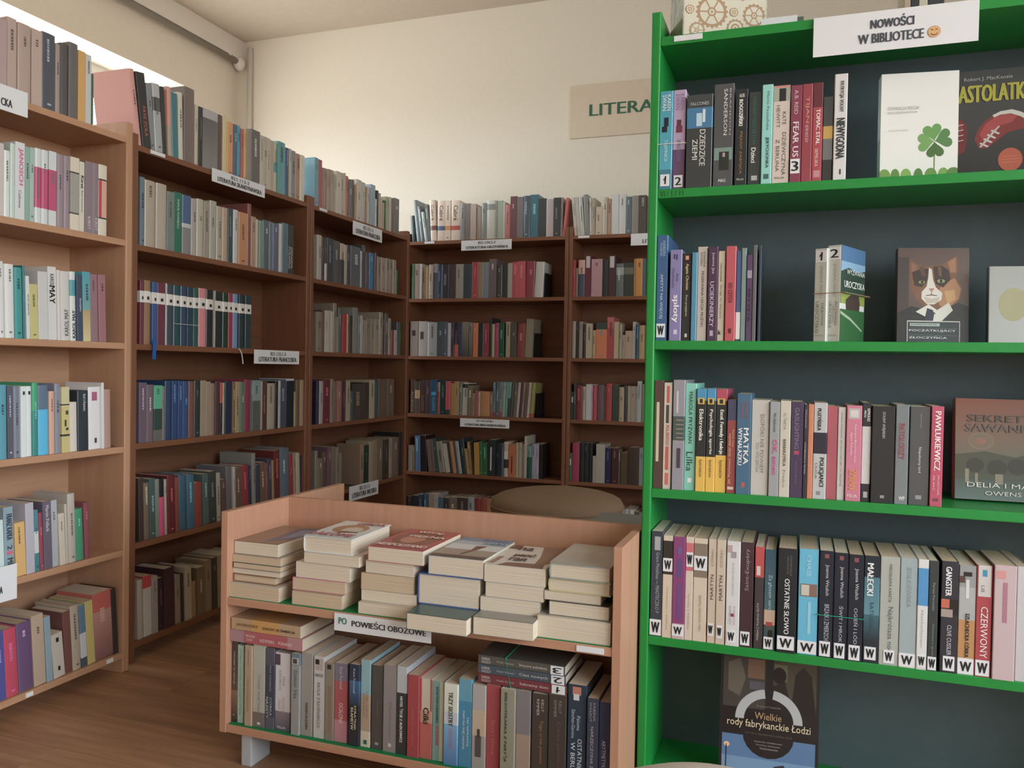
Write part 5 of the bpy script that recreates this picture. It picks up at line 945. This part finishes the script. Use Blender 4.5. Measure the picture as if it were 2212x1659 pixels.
# the big notice on the green bookcase
n0 = onY(1758, 40, 1.779); n1 = onY(1760, 124, 1.779); n2 = onY(2116, 3, 1.779)
ns = empty('notice', (n0.x, 1.7785, n1.z)); w = n2.x-n0.x; h = n0.z-n1.z
tag(ns, 'large white paper notice NOWOŚCI W BIBLIOTECE on the green bookcase', 'sign')
link('sheet', box_me('sheet', (0, w, 0, .0008, 0, h)), M['paper'], ns)
pl = lambda p, q: (p, -.001, q)
text('NOWOŚCI', (.36*w, .62*w, .56*h, .86*h), pl, '454c58', ns, 'lettering', .03)
text('W BIBLIOTECE', (.285*w, .68*w, .2*h, .44*h), pl, '454c58', ns, 'lettering', .03)
fx, fz, fr = .742, .33, .135
asp = h/w
ex_ = .05*asp
sm = [('a87848', ell(fx, fz, fr*asp*1.06, fr*1.06)), ('e0a868', ell(fx, fz, fr*asp, fr))]
for sg in (-1, 1):
    sm.append(('5a3c20', ell(fx+sg*ex_, fz+.03, .03*asp, .035, 8, 0, 180)+ell(fx+sg*ex_, fz+.03, .018*asp, .018, 8, 180, 0)))
sm.append(('5a3c20', ell(fx, fz-.01, .085*asp, .085, 12, 200, 340)+ell(fx, fz-.01, .07*asp, .065, 12, 340, 200)))
link('smiley', flat_me('smiley', [(c, [(u, v) for u, v in p]) for c, p in sm], lambda u, v, k: (u*w, -.001-.0001*k, v*h)), M['print'], ns)['label'] = 'round orange smiling face'
text('VI / 1 / 11', (onY(1426, 418, 1.785).x-G.org.x, onY(1476, 418, 1.785).x-G.org.x, ZG[1]-.0165, ZG[1]-.004), lambda p, q: (p, .0022, q), '143c1c', G.e, 'pencil_mark', 0)
# trolley sign
g0 = onY(722, 1328, TY-.003); g1 = onY(722, 1361, TY-.003); g2 = onY(931, 1385, TY-.003)
tsn = empty('trolley_sign', (g0.x, TY-.0025, g1.z)); w = g2.x-g0.x; h = TZ1-.001-g1.z
tag(tsn, 'white paper sign PO POWIEŚCI OBOZOWE on the trolley shelf edge', 'sign')
link('sheet', box_me('sheet', (0, w, 0, .0008, 0, h)), M['paper'], tsn)
text('PO', (.05*w, .135*w, .4*h, .78*h), pl, '2f7a62', tsn, 'lettering', .03)
text('POWIEŚCI OBOZOWE', (.19*w, .95*w, .36*h, .8*h), pl, '3a3a42', tsn, 'lettering', .03)
def mini(c, xa_, xb_, zi, label, lines=True):
    z1 = c.zs[zi]-.003
    px = proj(c.org + (c.rot @ Vector((.3, 0, z1)))) if hasattr(c, 'rot') else (0, 0)
    a0 = c.ray(xa_[0], xa_[1], 0)[0]; a1_ = c.ray(xb_[0], xb_[1], 0)[0]
    mwp = Matrix.Translation(c.org) @ c.rot
    o = link('edge_label', box_me('edge_label', (a0, a1_, .0, .0036, z1-.0115, z1)), M['paper'], mw=mwp)
    tag(o, label, 'label'); return o
mini(A, (57, 1500), (72, 1492), 5, 'small white label on the lowest beech shelf edge near the purple book')
mini(A, (232, 1426), (245, 1420), 5, 'small white label on the lowest beech shelf edge by the side panel')
mini(B, (326, 318), (357, 328), 0, 'small white label on the SKANDYNAWSKA top shelf edge')
mini(Cc, (691, 451), (707, 456), 0, 'small white label on the corner bookcase top shelf edge')
mini(D, (917, 525), (938, 525), 0, 'small white label on the HISZPAŃSKA top shelf edge')
mini(E_, (1249, 513), (1273, 513), 0, 'small white label on the half-hidden bookcase top shelf edge')
mini(G, (1456, 85), (1517, 80), 0, 'long white label on the green top shelf edge')
_a0 = onY(1245, 1402, TY).x-TXL; _a1 = onY(1304, 1410, TY).x-TXL
tag(link('edge_label', box_me('edge_label', (_a0, _a1, .0, .0026, TZ1-.0145, TZ1-.003)), M['paper'], mw=Matrix.Translation((TXL, TY, 0))), 'small white label on the trolley shelf edge below the last pile', 'label')
_s5 = sign(A, ((-60, 1240), (36.5, 1292)), [('A', .6, .66, .55, .75, '3a3d44', .03)], 'white paper sign on the fifth shelf edge of the beech bookcase')
# ------------------------------------------------------------------ bookends
def bookend(c, si, a, m, label, h=.13, d=.12, flip=1, set_=.03):
    mwp = c.e.matrix_basis @ Matrix.Translation((a, set_, c.zs[si]))
    bm = bmesh.new(); box_bm(bm, 0, .0015, 0, d, .0004, h); x0, x1 = (.0015, .05) if flip > 0 else (-.05, 0)
    box_bm(bm, x0, x1, .01, d-.01, .0004, .0012)
    me = bpy.data.meshes.new('bookend'); bm.to_mesh(me); bm.free()
    return tag(link('bookend', me, m, mw=mwp), label, 'bookend')
def row_end(k, si): return max(b['a']+b['t']+max(0, math.sin(b['ang'])*b['h']/2) for b in rows_by[(k, si)])
for si in (1, 2, 3):
    bookend(D, si, row_end('D', si)+.003, M['blackend'], 'black metal bookend closing the %s row of the HISZPAŃSKA bookcase' % SHN[si])
bookend(A, 3, row_end('A', 3)+.004, M['blackend'], 'dark metal bookend closing the fourth row of the beech bookcase', h=.12)
bookend(A, 0, row_end('A', 0)+.006, M['white'], 'pale metal bookend at the end of the beech top shelf', h=.11)
ca = CASES['C']; _g0 = ca.ray(640+494/3.606, 1000, .02)[0]
bookend(ca, 4, _g0-.002, M['bookend'], 'green metal bookend in the gap of the corner bookcase fifth shelf', h=.135, d=.15, flip=-1, set_=.012)
# ------------------------------------------------------------------ ribbons hanging out of the banded-spine books
def ribbon(k, pts_px, col, wd):
    b = sorted(rows_by[('B', 2)], key=lambda q: q['a'])[k]; c = b['case']
    P = []
    for px, py, off in pts_px:
        p = onX(px, py, c.front+off); P.append(p)
    vs = []; fs = []
    for i, p in enumerate(P):
        vs += [p+Vector((0, -wd/2, 0)), p+Vector((0, wd/2, 0)), p+Vector((-.0006, wd/2, 0)), p+Vector((-.0006, -wd/2, 0))]
    for i in range(len(P)-1):
        for j in range(4): fs.append((4*i+j, 4*i+(j+1) % 4, 4*i+4+(j+1) % 4, 4*i+4+j))
    me = bpy.data.meshes.new('ribbon_bookmark'); me.from_pydata(vs, [], fs)
    return tag(link('ribbon_bookmark', me, mat('ribbon_'+col, col, .6)), {'1c5aa8': 'blue ribbon bookmark hanging over the shelf edge', 'd8d4cc': 'white ribbon bookmark curling over the shelf edge'}[col], 'ribbon')
ribbon(2, [(334, 735, -.004), (334, 742, .004), (334, 752, .005), (333, 766, .005), (333, 776, .004)], '1c5aa8', .016)
ribbon(16, [(514, 752, -.002), (518, 755, .004), (522, 763, .006), (524, 775, .005), (525, 786, .005)], 'd8d4cc', .006)
# ------------------------------------------------------------------ wall board, things on top of the green bookcase
b0 = onY(1233, 187, WBY-.01); b1 = onY(1235, 300, WBY-.01)
wbd = empty('wall_sign', (b0.x, WBY-.014, b1.z)); tag(wbd, 'beige board with green letters LITERAT on the back wall', 'sign')
bw, bh = 1.10, b0.z-b1.z
link('board', box_me('board', (0, bw, 0, .0135, 0, bh), bev=.001), M['board'], wbd)
tx0 = onY(1274, 240, WBY-.014).x-b0.x; tx1 = onY(1400, 230, WBY-.014).x-b0.x
tz0 = onY(1274, 251.5, WBY-.014).z-b1.z; tz1 = onY(1274, 226, WBY-.014).z-b1.z
text('LITERATURA', (tx0, tx0+(tx1-tx0)*2.02, tz0, tz1), lambda p, q: (p, -.0012, q), '2a6a54', wbd, 'lettering', .03)
zt = ZG[0]
gb0 = onY(1478, 30, 1.83); gb1 = onY(1643, 30, 1.83)
gbx = empty('gift_box', (gb0.x, 1.81, zt), math.radians(24)); gw = (gb1.x-gb0.x)/math.cos(math.radians(24))*1.07; gh = .19
tag(gbx, 'cream box printed with brown gear wheels standing on the green bookcase', 'box')
link('box_body', box_me('box_body', (0, gw, 0, .10, .0003, gh), bev=.001), mat('gear_box_card', rough=.5, nodes=noise_mix('8a8a78', 'c8c4b4', 40, detail=6)), gbx)
def gear(cx, cz, r, n, spokes, hub=.22):
    out = []; 
    ring = []
    for k in range(n*4):
        a = 2*math.pi*k/(n*4); rr = r if k % 4 in (0, 1) else r*.9
        ring.append((cx+rr*math.cos(a), cz+rr*math.sin(a)))
    out.append(('a8825c', ring)); out.append(('cfc9b4', ell(cx, cz, r*.74, r*.74, 28)))
    for k in range(spokes):
        a = 2*math.pi*k/spokes; c_, s_ = math.cos(a), math.sin(a); w_ = r*.045
        out.append(('a8825c', [(cx-s_*w_, cz+c_*w_), (cx+s_*w_, cz-c_*w_), (cx+c_*r*.78+s_*w_, cz+s_*r*.78-c_*w_), (cx+c_*r*.78-s_*w_, cz+s_*r*.78+c_*w_)]))
    out.append(('a8825c', ell(cx, cz, r*hub, r*hub, 16))); out.append(('cfc9b4', ell(cx, cz, r*hub*.6, r*hub*.6, 14))); out.append(('a8825c', ell(cx, cz, r*hub*.3, r*hub*.3, 10)))
    return out
polys = [('cfc9b4', rect(.003, gw-.003, .003, gh-.003))]
for cx, cz, r, n, s in ((.34, .062, .036, 20, 6), (.84, .058, .026, 16, 6), (.62, .029, .020, 14, 0), (.17, .021, .018, 14, 5), (.42, .010, .012, 12, 5), (.6, .063, .010, 10, 0), (.08, .065, .010, 10, 0), (.82, .012, .014, 12, 5),
                        (.2, .118, .03, 16, 5), (.7, .125, .036, 20, 6), (.45, .16, .022, 14, 5)):
    polys += [(c, p) for c, p in gear(cx*gw, cz, r, n, s, .28 if s else .5)]
polys = [(c, [(min(max(u, .002), gw-.002), min(max(v, .002), gh-.002)) for u, v in p]) for c, p in polys]
link('gear_print', flat_me('gear_print', polys, lambda u, v, k: (u, -.0003-.00002*k, v)), M['print'], gbx)
p0 = onY(1644, 60, 1.83); p1 = onY(1722, 50, 1.83); pz = onY(1722, 32, 1.83).z
pc = tag(link('paper_card', box_me('paper_card', (p0.x, p1.x, 1.83, 1.8312, zt+.0002, pz)), M['paper']), 'white paper card standing on top of the green bookcase', 'card')
q0 = onY(1718, 45, 1.86); q1 = onY(1736, 45, 1.86)
dk = tag(link('dark_box', box_me('dark_box', (q0.x, q1.x, 1.86, 1.93, zt+.0002, onY(1725, 36, 1.86).z), bev=.001), mat('grey_green_card', '5a6a60', .6)), 'small dark grey-green box beside the white card', 'box')
for xa_, xb_, c, lab in ((1953, 1967, 'b8a088', 'tan book standing on top of the green bookcase above the notice'), (1968, 1984, '3a3c44', 'dark book standing on top of the green bookcase above the notice'), (1985, 2004, 'c8c0ac', 'cream book standing on top of the green bookcase above the notice'), (2005, 2040, '3a3c48', 'thick dark book standing on top of the green bookcase above the notice')):
    xl_, xr_ = onY(xa_, 8, 1.84).x, onY(xb_, 8, 1.84).x
    o = make_book('book', xr_-xl_, .2, .13, c, Matrix.Translation((xl_, 1.84, zt+.0003)), {}, False, True)
    tag(o, lab, 'book', 'books on top of the green bookcase')
# ------------------------------------------------------------------ round stools
def pouf(name, x, y, r, h, m, label, dome=.045):
    e = empty(name, (x, y, 0)); tag(e, label, 'stool')
    s = .085
    prof = [(.0001, h)]+[(r*.985*math.sin(math.radians(a)), h-dome+dome*math.cos(math.radians(a))) for a in range(12, 91, 13)]+[(r, h-dome-.012), (r, h-s)]
    link('cushion', lathe_me('cushion', prof[::-1]), m, e)
    link('piping', lathe_me('piping', [(r+.004*math.cos(math.radians(a)), h-dome-.016+.004*math.sin(math.radians(a))) for a in range(0, 361, 45)]), m, e)
    link('body', lathe_me('body', [(.0001, .02), (r*.93, .02), (r*.97, .04), (r*.985, h-s), (.0001, h-s)]), m, e)
    for k in range(4):
        a = math.pi/4+k*math.pi/2
        me = lathe_me('foot', [(.0001, 0), (.018, 0), (.02, .021), (.0001, .021)], 12); link('foot', me, M['blackend'], e, (r*.7*math.cos(a), r*.7*math.sin(a), 0))
    return e
pouf('round_stool', -.90, 3.10, .262, .496, M['boucle'], 'round taupe upholstered stool behind the book trolley', .05)
pouf('round_stool', -.09, 1.0, .22, .462, M['grey_uph'], 'pale beige domed stool in front of the green bookcase', .12)
flush_text()
